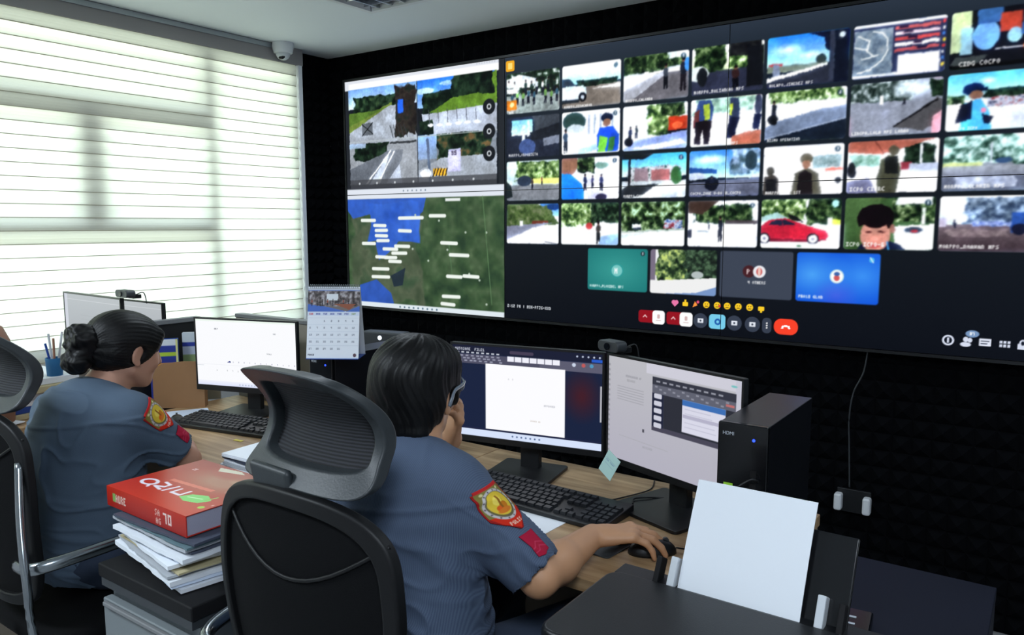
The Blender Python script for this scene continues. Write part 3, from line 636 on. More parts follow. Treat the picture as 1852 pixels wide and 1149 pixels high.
    def t33():
        c.rect(0, 0, 1, 1, (242, 244, 248)); c.blot(.05, .05, 1, .52, TREES, .08, thr=.45); c.poly([(0, 0), (.45, 0), (.2, .3), (0, .26)], (70, 52, 44)); c.rect(.55, .42, 1, .5, (70, 60, 60)); c.line(.1, .3, .12, .95, .012, (190, 195, 200)); c.person(.47, .88, .55, (30, 34, 44), (36, 36, 44), asp=.6); c.person(.3, .62, .2, (60, 80, 90), asp=.6); c.rect(0, .62, .06, .8, (40, 40, 50)); c.line(.15, .66, .3, .66, .012, (90, 110, 130)); mic()
    def t34():
        c.rect(0, 0, 1, 1, (240, 244, 248)); c.blot(-.1, -.15, .6, .45, LTREES, .07, thr=.35); c.blot(.55, -.1, 1.05, .55, TREES, .08, thr=.35); c.poly([(0, .35), (.2, .26), (.35, .38), (.3, .42), (0, .45)], (170, 196, 190)); c.poly([(.34, .3), (.45, .34), (.55, .48), (.4, .42)], (30, 34, 36)); c.rect(.84, .38, .9, .52, WH); c.rect(.9, .42, 1, .52, (200, 210, 70))
        c.poly([(.0, .55), (.12, .42), (.3, .38), (.46, .46), (.62, .56), (.82, .64), (.86, .74), (.82, .84), (0, .84)], (196, 34, 60)); c.poly([(.1, .52), (.18, .43), (.3, .41), (.44, .5), (.44, .53)], (40, 44, 70)); c.line(.27, .41, .28, .53, .01, (196, 34, 60)); c.poly([(0, .8), (.84, .82), (.7, .87), (0, .86)], (120, 20, 40))
        for xx in (.05, .67): c.ell(xx, .8, .075, .115, (40, 36, 44)); c.ell(xx, .8, .055, .085, (225, 225, 235)); c.ell(xx, .8, .02, .03, (120, 120, 130))
        c.rect(0, .9, 1, 1, WH); c.ell(.5, .95, .04, .02, (60, 100, 60)); c.ell(.93, .1, .045, .07, (170, 220, 215))
    def t35():
        c.rect(0, 0, 1, 1, (70, 104, 58)); c.grad(0, 0, .4, 1, (84, 116, 66), (64, 96, 52)); c.blot(.5, .0, 1.05, .5, TREES + [(190, 210, 160)], .09, thr=.35); c.poly([(.55, .55), (1, .5), (1, 1), (.6, 1)], (238, 242, 246)); c.blot(.55, -.1, 1, .15, [(235, 240, 244)], .1); c.ell(.78, .62, .1, .06, (50, 60, 76)); c.ell(.79, .64, .04, .03, (170, 40, 50)); c.rect(.86, .2, .9, .5, (225, 235, 215))
        c.poly([(.16, 1), (.22, .86), (.3, .84), (.5, .82), (.62, .88), (.7, 1)], (24, 34, 62)); c.ell(.36, .72, .17, .32, (196, 140, 120)); c.ell(.36, .35, .2, .22, (26, 18, 22)); c.poly([(.14, .36), (.18, .56), (.24, .5), (.46, .42), (.5, .6), (.55, .56), (.56, .3), (.4, .15), (.2, .2)], (26, 18, 22)); c.ell(.29, .66, .04, .02, (70, 40, 40)); c.ell(.43, .65, .04, .02, (70, 40, 40)); c.ell(.355, .8, .045, .06, (214, 150, 130)); c.ell(.36, .93, .07, .04, (180, 90, 86)); c.line(.5, .85, .52, 1, .02, (60, 150, 200)); c.ell(.55, .6, .03, .08, (150, 100, 84)); c.text(.03, .86, .08, 'ICPO ICPO-6', WH); mic()
    def t36():
        c.grad(0, 0, 1, .5, (244, 246, 250), (205, 215, 235)); c.blot(.2, .0, 1.1, .55, [(50, 66, 90), (100, 120, 140), (170, 190, 210)], .08, thr=.45); c.grad(0, .52, 1, 1, (120, 104, 108), (70, 54, 60)); c.rect(.0, .4, .08, .55, (190, 180, 190)); c.person(.16, .58, .15, (50, 50, 60)); c.blot(.3, .45, .8, .55, [(180, 195, 230), (90, 110, 160)], .05); c.rect(.72, .3, .85, .66, (44, 84, 160)); c.ell(.8, .6, .07, .1, (30, 34, 60)); c.blot(0, .58, .75, .75, [(150, 130, 130), (110, 92, 96)], .09); c.tex(0, 0, 1, 1, .1); c.text(.02, .88, .07, 'MORPPO_NAAWAN MPS', WH)
    F = {(0, 0): t00, (0, 1): t01, (0, 2): t02, (0, 3): t03, (0, 4): t04, (0, 5): t05, (0, 6): t06, (1, 0): t10, (1, 1): t11, (1, 2): t12, (1, 3): t13, (1, 4): t14, (1, 5): t15, (1, 6): t16,
         (2, 0): t20, (2, 1): t21, (2, 2): t22, (2, 3): t23, (2, 4): t24, (2, 5): t25, (2, 6): t26, (3, 0): t30, (3, 1): t31, (3, 2): t32, (3, 3): t33, (3, 4): t34, (3, 5): t35, (3, 6): t36}
    bgr = c.a.copy()
    def corner(x, y, w, h, r=.011):
        sl, X, Y = (c.vp(x, y, w, h), c._win(0, 0, 1, 1))[1]
        dx = np.abs(X - .5) * w - w / 2 + r; dy = np.abs(Y - .5) * h - h / 2 + r
        d = (np.hypot(np.maximum(dx, 0), np.maximum(dy, 0)) - r) * c.p; m = np.clip(d + .5, 0, 1)[..., None]
        c.a[sl] = c.a[sl] * (1 - m) + bgr[sl] * m
    for (r_, k_), fn in F.items():
        x, y = X0 + k_ * PX, Y0 + r_ * PY
        c.vp(x, y, TW, TH); c.q = []; fn(); c.photo(.8, .08); q_, c.q = c.q, None; c.blur_win(); [c.text(*a) for _, a in q_]; corner(x, y, TW, TH)
    c.vp(X0 + 3 * PX, Y0 + 3 * PY, TW, TH)
    def t40():
        c.rect(0, 0, 1, 1, (24, 116, 116)); c.ell(.5, .5, .8, .8, (60, 160, 152), .9, 1.); c.ell(.5, .52, .11, .16, (40, 150, 150)); c.ell(.5, .52, .09, .135, (120, 200, 195)); c.text(.46, .46, .13, 'M', WH); c.text(.04, .87, .06, 'MORPPO_PLARIDEL MPS', (230, 245, 245)); mic()
    def t41():
        c.rect(0, 0, 1, 1, (238, 240, 240)); c.blot(.08, -.2, .65, .75, TREES + [(200, 220, 120)], .09, thr=.3); c.blot(.5, -.2, 1.1, .7, [(16, 24, 20), (40, 60, 44), (90, 120, 90)], .07, thr=.3); c.rect(0, .0, .08, .7, (120, 110, 130)); c.ell(.72, .55, .09, .08, (180, 190, 190)); c.poly([(0, .72), (1, .6), (1, 1), (0, 1)], (240, 240, 240)); c.poly([(.2, 1), (.7, .95), (1, .8), (1, 1)], (120, 150, 200))
    def t42():
        c.rect(0, 0, 1, 1, (60, 68, 84)); c.ell(.42, .43, .085, .13, (70, 30, 36)); c.text(.39, .38, .11, 'P', (235, 220, 220)); c.ell(.56, .43, .085, .13, (235, 235, 240)); c.ell(.56, .43, .04, .08, (200, 80, 80)); c.ell(.56, .43, .02, .1, (240, 200, 190)); c.text(.41, .63, .06, '4 OTHERS', WH)
    def t43():
        c.rect(0, 0, 1, 1, (14, 84, 220)); c.ell(.2, .45, .5, .6, (80, 170, 250), .9, 1.); c.ell(.8, .45, .5, .6, (70, 160, 250), .8, 1.); c.ell(.5, .85, .3, .35, (90, 100, 230), .6, 1.); c.ell(.5, .47, .085, .14, (200, 230, 235)); c.ell(.5, .47, .07, .115, WH); c.ell(.5, .5, .035, .06, (210, 90, 90)); c.ell(.5, .42, .035, .04, (60, 100, 170)); c.text(.04, .87, .06, 'PRO10 GLAN', WH); c.ell(.9, .13, .03, .05, (80, 190, 240)); c.line(.88, .08, .92, .18, .01, WH)
    for k_, fn in enumerate((t40, t41, t42, t43)):
        x, y = 1.519 + k_ * PX, .868; c.vp(x, y, TW, TH); fn(); corner(x, y, TW, TH)
    c.blur(1)
    # the speaking tile's pale outline, icons, reactions and controls
    c.vp(0, 0, 1, 1)
    for x, y in ((1.099, .042),): c.rect(x - .024, y - .024, x + .024, y + .024, (240, 170, 30), r=.008); c.rect(x - .012, y - .014, x + .012, y + .014, (255, 225, 120), r=.003)
    for k_ in range(9):
        x, y = 1.934 + k_ * .045, 1.087
        if k_ == 0: c.ell(x - .006, y - .003, .009, .009, (235, 120, 170)); c.ell(x + .006, y - .003, .009, .009, (235, 120, 170)); c.poly([(x - .014, y), (x + .014, y), (x, y + .016)], (235, 120, 170))
        elif k_ in (1, 8): c.rect(x - .012, y - .006, x + .012, y + .011, (250, 205, 40), r=.004); c.rect(x - .004, y - .016 if k_ == 1 else y, x + .004, y if k_ == 1 else y + .018, (250, 205, 40))
        elif k_ == 2: c.poly([(x - .013, y + .013), (x - .004, y - .01), (x + .008, y + .004)], (250, 150, 60)); c.ell(x + .009, y - .009, .006, .006, (220, 80, 120))
        else:
            c.ell(x, y, .0135, .0135, (250, 205, 40)); c.rect(x - .006, y - .005, x - .003, y - .001, (90, 60, 20)); c.rect(x + .003, y - .005, x + .006, y - .001, (90, 60, 20)); c.line(x - .005, y + .006, x + .005, y + .006, .003, (90, 60, 20))
            if k_ == 4: c.ell(x + .01, y + .002, .005, .005, (220, 60, 60))
    for xr, xw in ((1.80, 1.862), (1.928, 1.984)):
        c.rect(xr - .03, 1.125, xr + .05, 1.178, (150, 16, 30), r=.012); c.rect(xw - .028, 1.124, xw + .028, 1.182, WH, r=.014); c.line(xr - .008, 1.155, xr, 1.147, .004, (240, 200, 200)); c.line(xr, 1.147, xr + .008, 1.155, .004, (240, 200, 200))
        c.rect(xw - .006, 1.14, xw + .006, 1.158, (210, 180, 180), r=.004); c.line(xw - .01, 1.166, xw + .01, 1.166, .003, (210, 180, 180))
    for k_, x in enumerate((2.046, 2.118, 2.19, 2.262)):
        if k_ == 1: c.rect(x - .036, 1.123, x + .036, 1.182, (120, 205, 235), r=.014); c.ell(x, 1.153, .013, .013, (30, 90, 170)); c.ell(x, 1.153, .006, .006, (120, 205, 235))
        else:
            c.ell(x, 1.153, .03, .03, (54, 62, 78)); c.rect(x - .012, 1.144, x + .012, 1.162, (225, 230, 240), r=.002); c.ell(x, 1.153, .004, .004, (54, 62, 78))
    c.rect(2.300, 1.123, 2.336, 1.183, (54, 62, 78), r=.016)
    for k_ in (-1, 0, 1): c.ell(2.318, 1.153 + k_ * .009, .003, .003, WH)
    c.rect(2.345, 1.123, 2.435, 1.183, (250, 66, 40), r=.028); c.poly([(2.373, 1.16), (2.376, 1.15), (2.39, 1.146), (2.404, 1.15), (2.407, 1.16), (2.399, 1.16), (2.398, 1.154), (2.382, 1.154), (2.381, 1.16)], WH)
    c.text(1.083, 1.142, .014, '2:12 PM | MXH-PFZG-XXN', (225, 230, 235), wf=1.0)
    c.ell(2.933, 1.157, .018, .018, (215, 222, 240)); c.ell(2.933, 1.157, .012, .012, (16, 22, 34)); c.rect(2.930, 1.148, 2.936, 1.166, (215, 222, 240))
    c.ell(2.985, 1.15, .008, .009, (215, 222, 240)); c.ell(2.985, 1.167, .016, .008, (215, 222, 240)); c.ell(2.997, 1.152, .007, .008, (215, 222, 240)); c.ell(3.003, 1.13, .02, .012, (120, 150, 190)); c.text(2.995, 1.125, .01, '37', WH)
    c.rect(3.024, 1.143, 3.058, 1.168, (225, 230, 245), r=.002); c.line(3.03, 1.152, 3.052, 1.152, .003, (30, 40, 60)); c.line(3.03, 1.16, 3.046, 1.16, .003, (30, 40, 60))
    for a in (0, 1, 2):
        for b in (0, 1): c.rect(3.082 + a * .011, 1.146 + b * .012, 3.090 + a * .011, 1.155 + b * .012, (215, 222, 240))
    c.rect(3.132, 1.152, 3.160, 1.17, (215, 222, 240)); c.ell(3.146, 1.15, .010, .012, (215, 222, 240)); c.ell(3.146, 1.15, .005, .007, (20, 26, 40))

def paint_doc(c, w, h):      # dark editor with a white page
    c.vp(0, 0, w, h)
    c.rect(0, 0, 1, 1, (24, 34, 62)); c.ell(.87, .45, .14, .3, (84, 26, 30), .7, .9); c.rect(0, 0, 1, .09, (26, 30, 52)); c.rect(.1, .1, 1, .2, (92, 92, 112)); c.rect(0, .1, .6, .2, (78, 78, 98))
    c.rect(.40, .035, .56, .07, (70, 62, 84), r=.01); c.text(.02, .03, .03, 'AUTOSAVE  FILE1', (210, 214, 226)); 
    for k in range(9): c.rect(.03 + k * .035, .075, .05 + k * .035, .09, (205, 210, 220))
    for k in range(26): c.rect(.03 + (k * .047) % .32, .11 + (k % 3) * .027, .05 + (k * .047) % .32, .125 + (k % 3) * .027, (150, 152, 172))
    for k in range(7): c.rect(.385 + k * .05, .095, .43 + k * .05, .15, (240, 240, 250))
    c.rect(.93, .06, 1, .09, (40, 90, 200)); c.ell(.82, .13, .012, .02, (200, 210, 230)); c.ell(.88, .13, .012, .02, (190, 90, 90)); c.ell(.93, .13, .012, .02, (80, 150, 190))
    for k in range(5): c.ell(.84 + k * .035, .04, .006, .01, (190, 200, 220))
    c.rect(.235, .19, .765, .905, (252, 252, 255)); c.text(.39, .33, .02, 'A  B', (214, 214, 220)); c.text(.63, .58, .02, 'APPROVED', (190, 192, 200)); c.text(.54, .76, .016, 'SIGNED ON', (214, 206, 200))
    c.rect(.985, .33, .995, .7, (190, 190, 196)); c.rect(0, .905, 1, .93, (30, 36, 66)); c.rect(0, .925, 1, 1, (214, 226, 250))
    for k in range(7): c.ell(.42 + k * .03, .96, .006, .01, (90, 110, 150))

def paint_slides(c, w, h):   # grey document with a small slide editor window
    c.vp(0, 0, w, h)
    c.grad(0, 0, 1, 1, (188, 188, 194), (178, 176, 190)); c.rect(.32, 0, 1, .1, (205, 204, 216)); c.rect(.96, 0, 1, 1, (196, 196, 210))
    for k in range(18): c.rect(.0, .08 + k * .05, .015, .1 + k * .05, (150, 150, 158))
    c.text(.15, .16, .02, 'MEMORANDUM OF', (150, 150, 158)); c.text(.16, .2, .02, 'RECORDS', (156, 156, 162))
    for k in range(6): c.line(.08, .28 + k * .025, .3, .285 + k * .025, .004, (158, 158, 166))
    c.rect(.295, .64, .31, .67, (70, 70, 80)); c.text(.3, .8, .02, 'RECEIVED', (160, 160, 168)); c.line(.1, .76, .5, .78, .003, (166, 166, 172))
    c.rect(.37, .12, .965, .62, (96, 98, 112)); c.rect(.37, .12, .965, .19, (52, 54, 66)); c.rect(.37, .27, .46, .62, (34, 38, 60)); c.rect(.46, .27, .965, .58, (44, 46, 56)); c.rect(.37, .58, .965, .62, (72, 70, 86))
    for k in range(5): c.rect(.385, .27 + k * .068, .445, .315 + k * .068, (205, 206, 220), r=.008)
    for k in range(16): c.rect(.39 + k * .034, .2 + (k % 3) * .02, .41 + k * .034, .215 + (k % 3) * .02, (140, 142, 156))
    for k in range(10): c.rect(.4 + k * .05, .15, .43 + k * .05, .165, (150, 152, 164))
    c.rect(.9, .22, .955, .24, (190, 110, 110)); c.rect(.60, .27, .9, .56, (216, 216, 232)); c.rect(.60, .27, .9, .32, (60, 110, 180)); c.rect(.605, .4, .895, .43, (180, 178, 200))
    for k in range(5): c.line(.62, .35 + k * .04, .8 + .01 * k, .35 + k * .04, .003, (180, 180, 200))
    c.ell(.95, .06, .02, .01, (120, 190, 190))

def paint_sheet(c, w, h):    # almost white spreadsheet
    c.vp(0, 0, w, h)
    c.rect(0, 0, 1, 1, (250, 251, 254)); c.text(.19, .13, .022, 'JULY', (120, 124, 134)); c.text(.78, .17, .02, 'DUE', (170, 174, 182)); c.text(.71, .47, .018, 'TOTALS', (150, 154, 160))
    c.poly([(.31, .64), (.34, .61), (.35, .64)], (60, 70, 140)); c.line(0, .7, .07, .7, .003, (200, 206, 214))
    for k in range(12): c.text(.37 + k * .055, .62, .018, '%d' % (k % 9 + 1), (150, 150, 176))
    for k in range(10): c.text(.2 + k * .055 + (.05 if k else 0), .755, .02, '%d' % ((k * 3) % 9 + 1), (150, 156, 160))
    c.grad(0, .93, 1, 1, (240, 242, 252), (222, 228, 252)); c.line(0, .68, .9, .68, .002, (226, 228, 236)); c.rect(0, .0, 1, .03, (238, 248, 240))
    for k in range(7): c.ell(.43 + k * .03, .97, .007, .01, (180, 190, 210))

def paint_grey(c, w, h):
    c.vp(0, 0, w, h); c.grad(0, 0, 1, 1, (186, 192, 196), (160, 164, 172)); c.line(0, .08, 1, .08, .004, (210, 214, 218)); c.rect(0, .0, .06, 1, (206, 210, 220)); c.line(.3, .3, .9, .3, .004, (170, 175, 180)); c.line(.3, .36, .8, .36, .004, (170, 175, 180))

# ------------------------------------------------------------------ the room
def struct(name, bm, m, **k): return tag(obj(name, bm, m, **k), kind='structure')

X0_, X1_, Y0_, Y1_ = ROOM_X0, ROOM_X1, ROOM_Y0, ROOM_Y1
struct('floor', bx(X0_ - .2, X1_ + .2, Y0_ - .2, Y1_ + .2, -.1, 0), 'floor')
bm = bmesh.new()       # ceiling with openings for the recessed fittings
xs = sorted({X0_ - .2, X1_ + .2} | {fx - fs / 2 for fx, fy, fs in FITTINGS} | {fx + fs / 2 for fx, fy, fs in FITTINGS})
ys = sorted({Y0_ - .2, Y1_ + .2} | {fy - fs / 2 for fx, fy, fs in FITTINGS} | {fy + fs / 2 for fx, fy, fs in FITTINGS})
for xa, xb in zip(xs, xs[1:]):
    for ya, yb in zip(ys, ys[1:]):
        if any(abs((xa + xb) / 2 - fx) < fs / 2 and abs((ya + yb) / 2 - fy) < fs / 2 for fx, fy, fs in FITTINGS): continue
        box(bm, xa, xb, ya, yb, CEIL, CEIL + .12)
struct('ceiling', bm, 'ceiling')
struct('wall_back', bx(X0_ - .1, X1_ + .1, Y0_ - .1, Y0_, 0, CEIL), 'plaster')
struct('wall_right', bx(X1_, X1_ + .1, Y0_, Y1_ + .1, 0, CEIL), 'darkwall')
struct('wall_front', bx(X0_ - .1, X1_, Y1_, Y1_ + .1, 0, CEIL), 'foam')
WY0, WY1, WZ0, WZ1 = -.6, 2.80, .86, 2.28      # window opening in the left wall
bm = bmesh.new()
box(bm, X0_ - .16, X0_, Y0_, WY0, 0, CEIL); box(bm, X0_ - .16, X0_, WY1, Y1_ + .1, 0, CEIL)
box(bm, X0_ - .16, X0_, WY0, WY1, 0, WZ0); box(bm, X0_ - .16, X0_, WY0, WY1, WZ1, CEIL)
struct('wall_left', bm, 'plaster')

# acoustic foam: real wedge relief on the front wall and on the return beside the window
def foam(name, w, h, cell, mtx, dep=.028):
    bm = bmesh.new(); nx, nz = int(round(w / cell)), int(round(h / cell)); cx, cz = w / nx, h / nz
    g = [[bm.verts.new(mtx @ Vector((i * cx, 0, k * cz))) for i in range(nx + 1)] for k in range(nz + 1)]
    for k in range(nz):
        for i in range(nx):
            a, b, c, d = g[k][i], g[k][i + 1], g[k + 1][i + 1], g[k + 1][i]
            p = bm.verts.new(mtx @ Vector(((i + .5) * cx, -dep, (k + .5) * cz)))
            for u, v in ((a, b), (b, c), (c, d), (d, a)): bm.faces.new((u, v, p))
    return tag(obj(name, bm, 'foam'), kind='structure')
foam('trim_1', X1_ - X0_, CEIL, .065, Matrix.Translation((X0_, Y1_ - .001, 0)))
foam('trim_2', .24, CEIL, .06, Matrix.Translation((X0_ + .001, Y1_ - .24, 0)) @ Matrix.Rotation(PI / 2, 4, 'Z'))

# window: frame, casement, glass, sill
wf = bmesh.new()
FX0, FX1 = X0_ - .02, X0_ + .028
for z0, z1 in ((WZ0, WZ0 + .06), (WZ1 - .06, WZ1), (CAM_Z - .055, CAM_Z + .02), (CAM_Z + .45, CAM_Z + .54)): box(wf, FX0, FX1, WY0, WY1 if z0 < .95 or z1 > 2.2 else 2.31, z0, z1)
for y0, y1 in ((WY0, WY0 + .06), (WY1 - .03, WY1), (2.25, 2.31), (1.65, 1.76), (1.05, 1.11), (.45, .53), (-.1, -.04)):
    if y0 in (1.65, .45): box(wf, FX0 + .004, FX1 - .004, y0, y1, CAM_Z + .02, CAM_Z + .455)
    else: box(wf, FX0 + .002, FX1 - .002, y0, y1, WZ0 + .06, WZ1 - .06)
wfo = tag(obj('window_1', wf, 'alu', bevel=.003), kind='structure')
tag(obj('window_pane', bx(X0_ - .004, X0_ - .001, WY0 + .03, WY1 - .02, WZ0 + .03, WZ1 - .03), 'glass', wfo), kind='structure')
struct('trim_6', bx(X0_ - 1.0, X0_ - .161, WY0 - .8, WY1 + .6, 2.50, 2.56), 'plaster')                       # unseen eave, added outside to dim the top of the blind
struct('trim_3', bx(X0_ - .08, X0_ + .05, WY0 - .02, WY1 + .01, WZ0 - .03, WZ0), 'offwhite')
struct('trim_4', bx(X0_ + .001, X0_ + .07, WY0 - .2, 2.84, 2.205 + .055, CEIL), 'valance')      # boxed pelmet over the blind
struct('trim_5', bx(X0_ + .07, X0_ + .076, WY0 - .2, 2.70, CEIL - .026, CEIL - .004), 'silver')  # bright metal strip

blind = thing('window_blind', 'wide cream fabric window blind with thin horizontal shadow lines, lit from behind', 'blind', (X0_ + .055, 1.1, .8))
PITCH_ = .0540
for k in range(27):
    bm = bmesh.new(); zt = 2.262 - k * PITCH_
    prof = [(.010 * math.sin(PI * t), -t * (PITCH_ + .004)) for t in (0, .2, .4, .6, .8, 1.0)]
    y0, y1 = WY0 - .1, 2.80
    A = [bm.verts.new((x + .004 * t_, y0 - 1.1, zt + z - .8)) for (x, z), t_ in zip(prof, (0, .2, .4, .6, .8, 1))]
    B = [bm.verts.new((x + .004 * t_, y1 - 1.1, zt + z - .8)) for (x, z), t_ in zip(prof, (0, .2, .4, .6, .8, 1))]
    for i in range(5): bm.faces.new((A[i], A[i + 1], B[i + 1], B[i]))
    box(bm, .0035, .0060, y0 - 1.1, y1 - 1.1, zt - PITCH_ - .0045 - .8, zt - PITCH_ - .0015 - .8, mi=1)  # added strip, its tan stands in for the dark overlap line between slats
    obj('blind_slat', bm, ['blind', 'slatshade'], blind)
obj('side_channel', bx(-.006, .02, 2.806 - 1.1, 2.832 - 1.1, .02, 2.26 - .8), 'white', blind, bevel=.003)
obj('cord_clip', bx(.02, .028, 2.812 - 1.1, 2.826 - 1.1, .22, .27), 'offwhite', blind, bevel=.002)

# ceiling fittings
for i, (fx, fy, fs) in enumerate(FITTINGS):
    t = thing('ceiling_light', ['square louvred ceiling light with polished reflectors, above the window side of the screen wall',
                                'square louvred ceiling light behind the desks, nearest the window', 'square louvred ceiling light above the middle of the room', 'square louvred ceiling light near the right end of the screen wall'][i], 'ceiling light', (fx, fy, CEIL), 0, 'louvred ceiling lights')
    h = fs / 2; bm = bmesh.new()
    for a in ((-h, h, -h, -h + .025), (-h, h, h - .025, h), (-h, -h + .025, -h + .025, h - .025), (h - .025, h, -h + .025, h - .025)): box(bm, *a, -.006, .05)
    obj('frame', bm, 'white', t)
    obj('housing', bx(-h + .026, h - .026, -h + .026, h - .026, .085, .11), 'louvdark', t)
    for k in range(3):
        y = (k - 1) * fs * .29
        obj('tube', cyl(bmesh.new(), (-h + .05, y, .06), (h - .05, y, .06), .012), 'tube', t, smooth=60)
        bm = bmesh.new()
        for s in (-1, 1):
            v = [bm.verts.new(p) for p in ((-h + .03, y + s * .05, 0), (h - .03, y + s * .05, 0), (h - .03, y + s * .078, .07), (-h + .03, y + s * .078, .07))]
            bm.faces.new(v)
        obj('reflector', bm, 'mirror', t)
    for k in range(7):
        x = -h + fs * (k + 1) / 8
        obj('louvre_blade', bx(x - .002, x + .002, -h + .026, h - .026, .0, .045), 'mirror', t)

# dome camera under the ceiling
t = thing('dome_camera', 'white dome security camera under the ceiling beside the blind', 'camera', (-3.33, 2.68, CEIL))
obj('base', lathe(bmesh.new(), [(.01, 0), (.052, 0), (.054, -.02), (.047, -.05), (.036, -.052)][::-1]), 'white', t, smooth=50)
dm = lathe(bmesh.new(), [(.0005, -.085), (.015, -.083), (.027, -.075), (.035, -.062), (.037, -.05), (.03, -.045)]); obj('dome', dm, 'offwhite', t, smooth=180)
obj('lens', lathe(bmesh.new(), [(.0005, -.0), (.012, -.001), (.018, -.006), (.019, -.012), (.01, -.016)]), 'lens', t, smooth=180, loc=(.012, -.022, -.064), rot=(.9, .5, 0))

# ------------------------------------------------------------------ the display wall
WALLX, WALLT, DY = -3.225, 2.185, 3.0
cv = Canvas(4.30, 1.21, 430); paint_wall(cv)
vw = thing('video_wall', 'wall-sized bank of screens showing a map and a grid of live video calls', 'screen', (WALLX, DY, WALLT - 1.21))
PW, PH = 1.0665, .605
RX = Matrix.Rotation(PI / 2, 4, 'X')
for i in range(4):
    for j in range(2):
        body = bx(i * PW, (i + 1) * PW - .0006, .0015, .05, j * PH, (j + 1) * PH - .0006)
        po = obj('display_panel', body, 'blackg', vw)
        w = min(PW, 4.299 - i * PW) - .0028
        me = cv.mesh('panel_picture', w, PH - .0028, Matrix.Translation((i * PW + .0014, 0, (j + 1) * PH - .0014)) @ RX, ds=1 if i < 3 else 3, x0=i * PW + .0014, y0=(1 - j) * PH + .0014)
        link('panel_picture', me, 'screenpaint', po)
fr = bmesh.new()
for a in ((-.012, 4.275, -.012, -.001), (-.012, 4.275, 1.211, 1.222)): box(fr, a[0], a[1], -.004, .05, a[2], a[3])
box(fr, -.012, -.001, -.004, .05, -.001, 1.211); box(fr, 4.2665, 4.275, -.004, .05, -.001, 1.211)
obj('outer_frame', fr, 'blackp', vw)
obj('mounting_rail', bx(.2, 4.0, .05, .079, .3, .9), 'blackm', vw)

# ------------------------------------------------------------------ desks
def desk(x0, x1, y0, y1, z, label, m='wood', group=None, leg='woodedge', panel=True):
    t = thing('desk', label, 'desk', ((x0 + x1) / 2, (y0 + y1) / 2, 0), 0, group)
    w, d = (x1 - x0) / 2, (y1 - y0) / 2
    obj('desktop', bx(-w, w, -d, d, z - .028, z), m, t, bevel=.002)
    for s in (-1, 1): obj('side_panel', bx(min(s * w, s * (w - .025)), max(s * w, s * (w - .025)), -d + .03, d - .02, 0, z - .0285), leg, t)
    if panel: obj('modesty_panel', bx(-w + .026, w - .026, d - .06, d - .042, .2, z - .0285), leg, t)
    return t
DZ = .74
desk(-2.66, -1.36, 1.245, 1.86, DZ, 'oak-topped office desk holding the white spreadsheet monitor', group='oak desks along the screen wall')
desk(-1.358, -.42, 1.245, 1.86, DZ, 'oak-topped office desk under the two monitors beside the printer', group='oak desks along the screen wall')
desk(-3.36, -2.82, .75, 1.72, DZ, 'window-side desk behind the woman carrying two grey monitors and folders', leg='woodedge')
desk(-.405, -.06, 1.245, 1.87, .655, 'low dark navy side table right of the black computer tower', 'navy', leg='navy')
desk(-.655, -.06, .62, 1.235, .66, 'low dark navy table carrying the printer', 'navy', leg='navy', panel=False)

t = thing('desk_partition', 'black desk partition with a grey top rim, left of the spreadsheet monitor', 'partition', (-2.80, 1.275, 0))
obj('panel', bx(-.012, .012, .18, .515, .0, 1.038), 'partblack', t)
obj('top_rim', bx(-.016, .016, .178, .517, 1.0385, 1.057), 'partrim', t, bevel=.003)
t = thing('desk_partition', 'beige fabric partition behind the spreadsheet monitor', 'partition', (-2.47, 1.90, 0))
obj('panel', bx(-.22, .22, -.014, .014, 0, 1.05), 'beige', t)
obj('top_rim', bx(-.222, .222, -.018, .018, 1.0505, 1.066), 'partrim', t, bevel=.003)

# ------------------------------------------------------------------ monitors
def monitor(cx, cy, zt, w, h, rot, paint, label, tilt=0.0, chin=.016, base_d=.17, back=False, base_w=.2, group=None, ppm=760, bez=.006):
    t = thing('computer_monitor', label, 'monitor', (cx, cy, DZ), rot, group)
    zc = zt - DZ - h / 2
    T = Matrix.Translation((0, 0, zc)) @ Matrix.Rotation(tilt, 4, 'X')
    bm = bmesh.new(); prism(bm, rrect(-w / 2, w / 2, -h / 2, h / 2, .004), 0, .012, T @ RX @ Matrix.Translation((0, 0, -.012)))
    prism(bm, rrect(-w * .36, w * .36, -h * .38, h * .38, .02), 0, .022, T @ RX @ Matrix.Translation((0, 0, -.035)))
    obj('housing', bm, 'blackp', t, smooth=30)
    bzl = bmesh.new(); yb = -.0032
    for a in ((-w / 2, w / 2, h / 2 - bez, h / 2), (-w / 2, w / 2, -h / 2, -h / 2 + chin), (-w / 2, -w / 2 + bez, -h / 2 + chin, h / 2 - bez), (w / 2 - bez, w / 2, -h / 2 + chin, h / 2 - bez)):
        box(bzl, a[0], a[1], yb, -.0002, a[2], a[3], T)
    obj('bezel', bzl, 'blackp', t)
    sw, sh = w - 2 * bez, h - bez - chin
    c = Canvas(sw, sh, ppm); paint(c, sw, sh)
    me = c.mesh('screen', sw, sh, T @ Matrix.Translation((-w / 2 + bez, -.0012, h / 2 - bez)) @ RX); link('screen', me, 'screenpaint', t)
    obj('stand_pole', bx(-.028, .028, .036, .06, .004, zc + .03), 'blackp', t, bevel=.003)
    obj('stand_base', prism(bmesh.new(), rrect(-base_w / 2, base_w / 2, -base_d * .55, base_d * .45, .012), 0, .009, Matrix.Translation((0, .02, 0))), 'blackp', t, bevel=.002)
    return t
monitor(-1.158, 1.700, 1.094, .452, .278, math.radians(10.7), paint_doc, 'monitor showing a dark editor with a blank white page, in front of the man', base_w=.19, base_d=.17)
monitor(-.722, 1.662, 1.097, .422, .282, math.radians(-19), paint_slides, 'angled monitor with a grey document screen, beside the black computer tower', base_w=.22, base_d=.2)
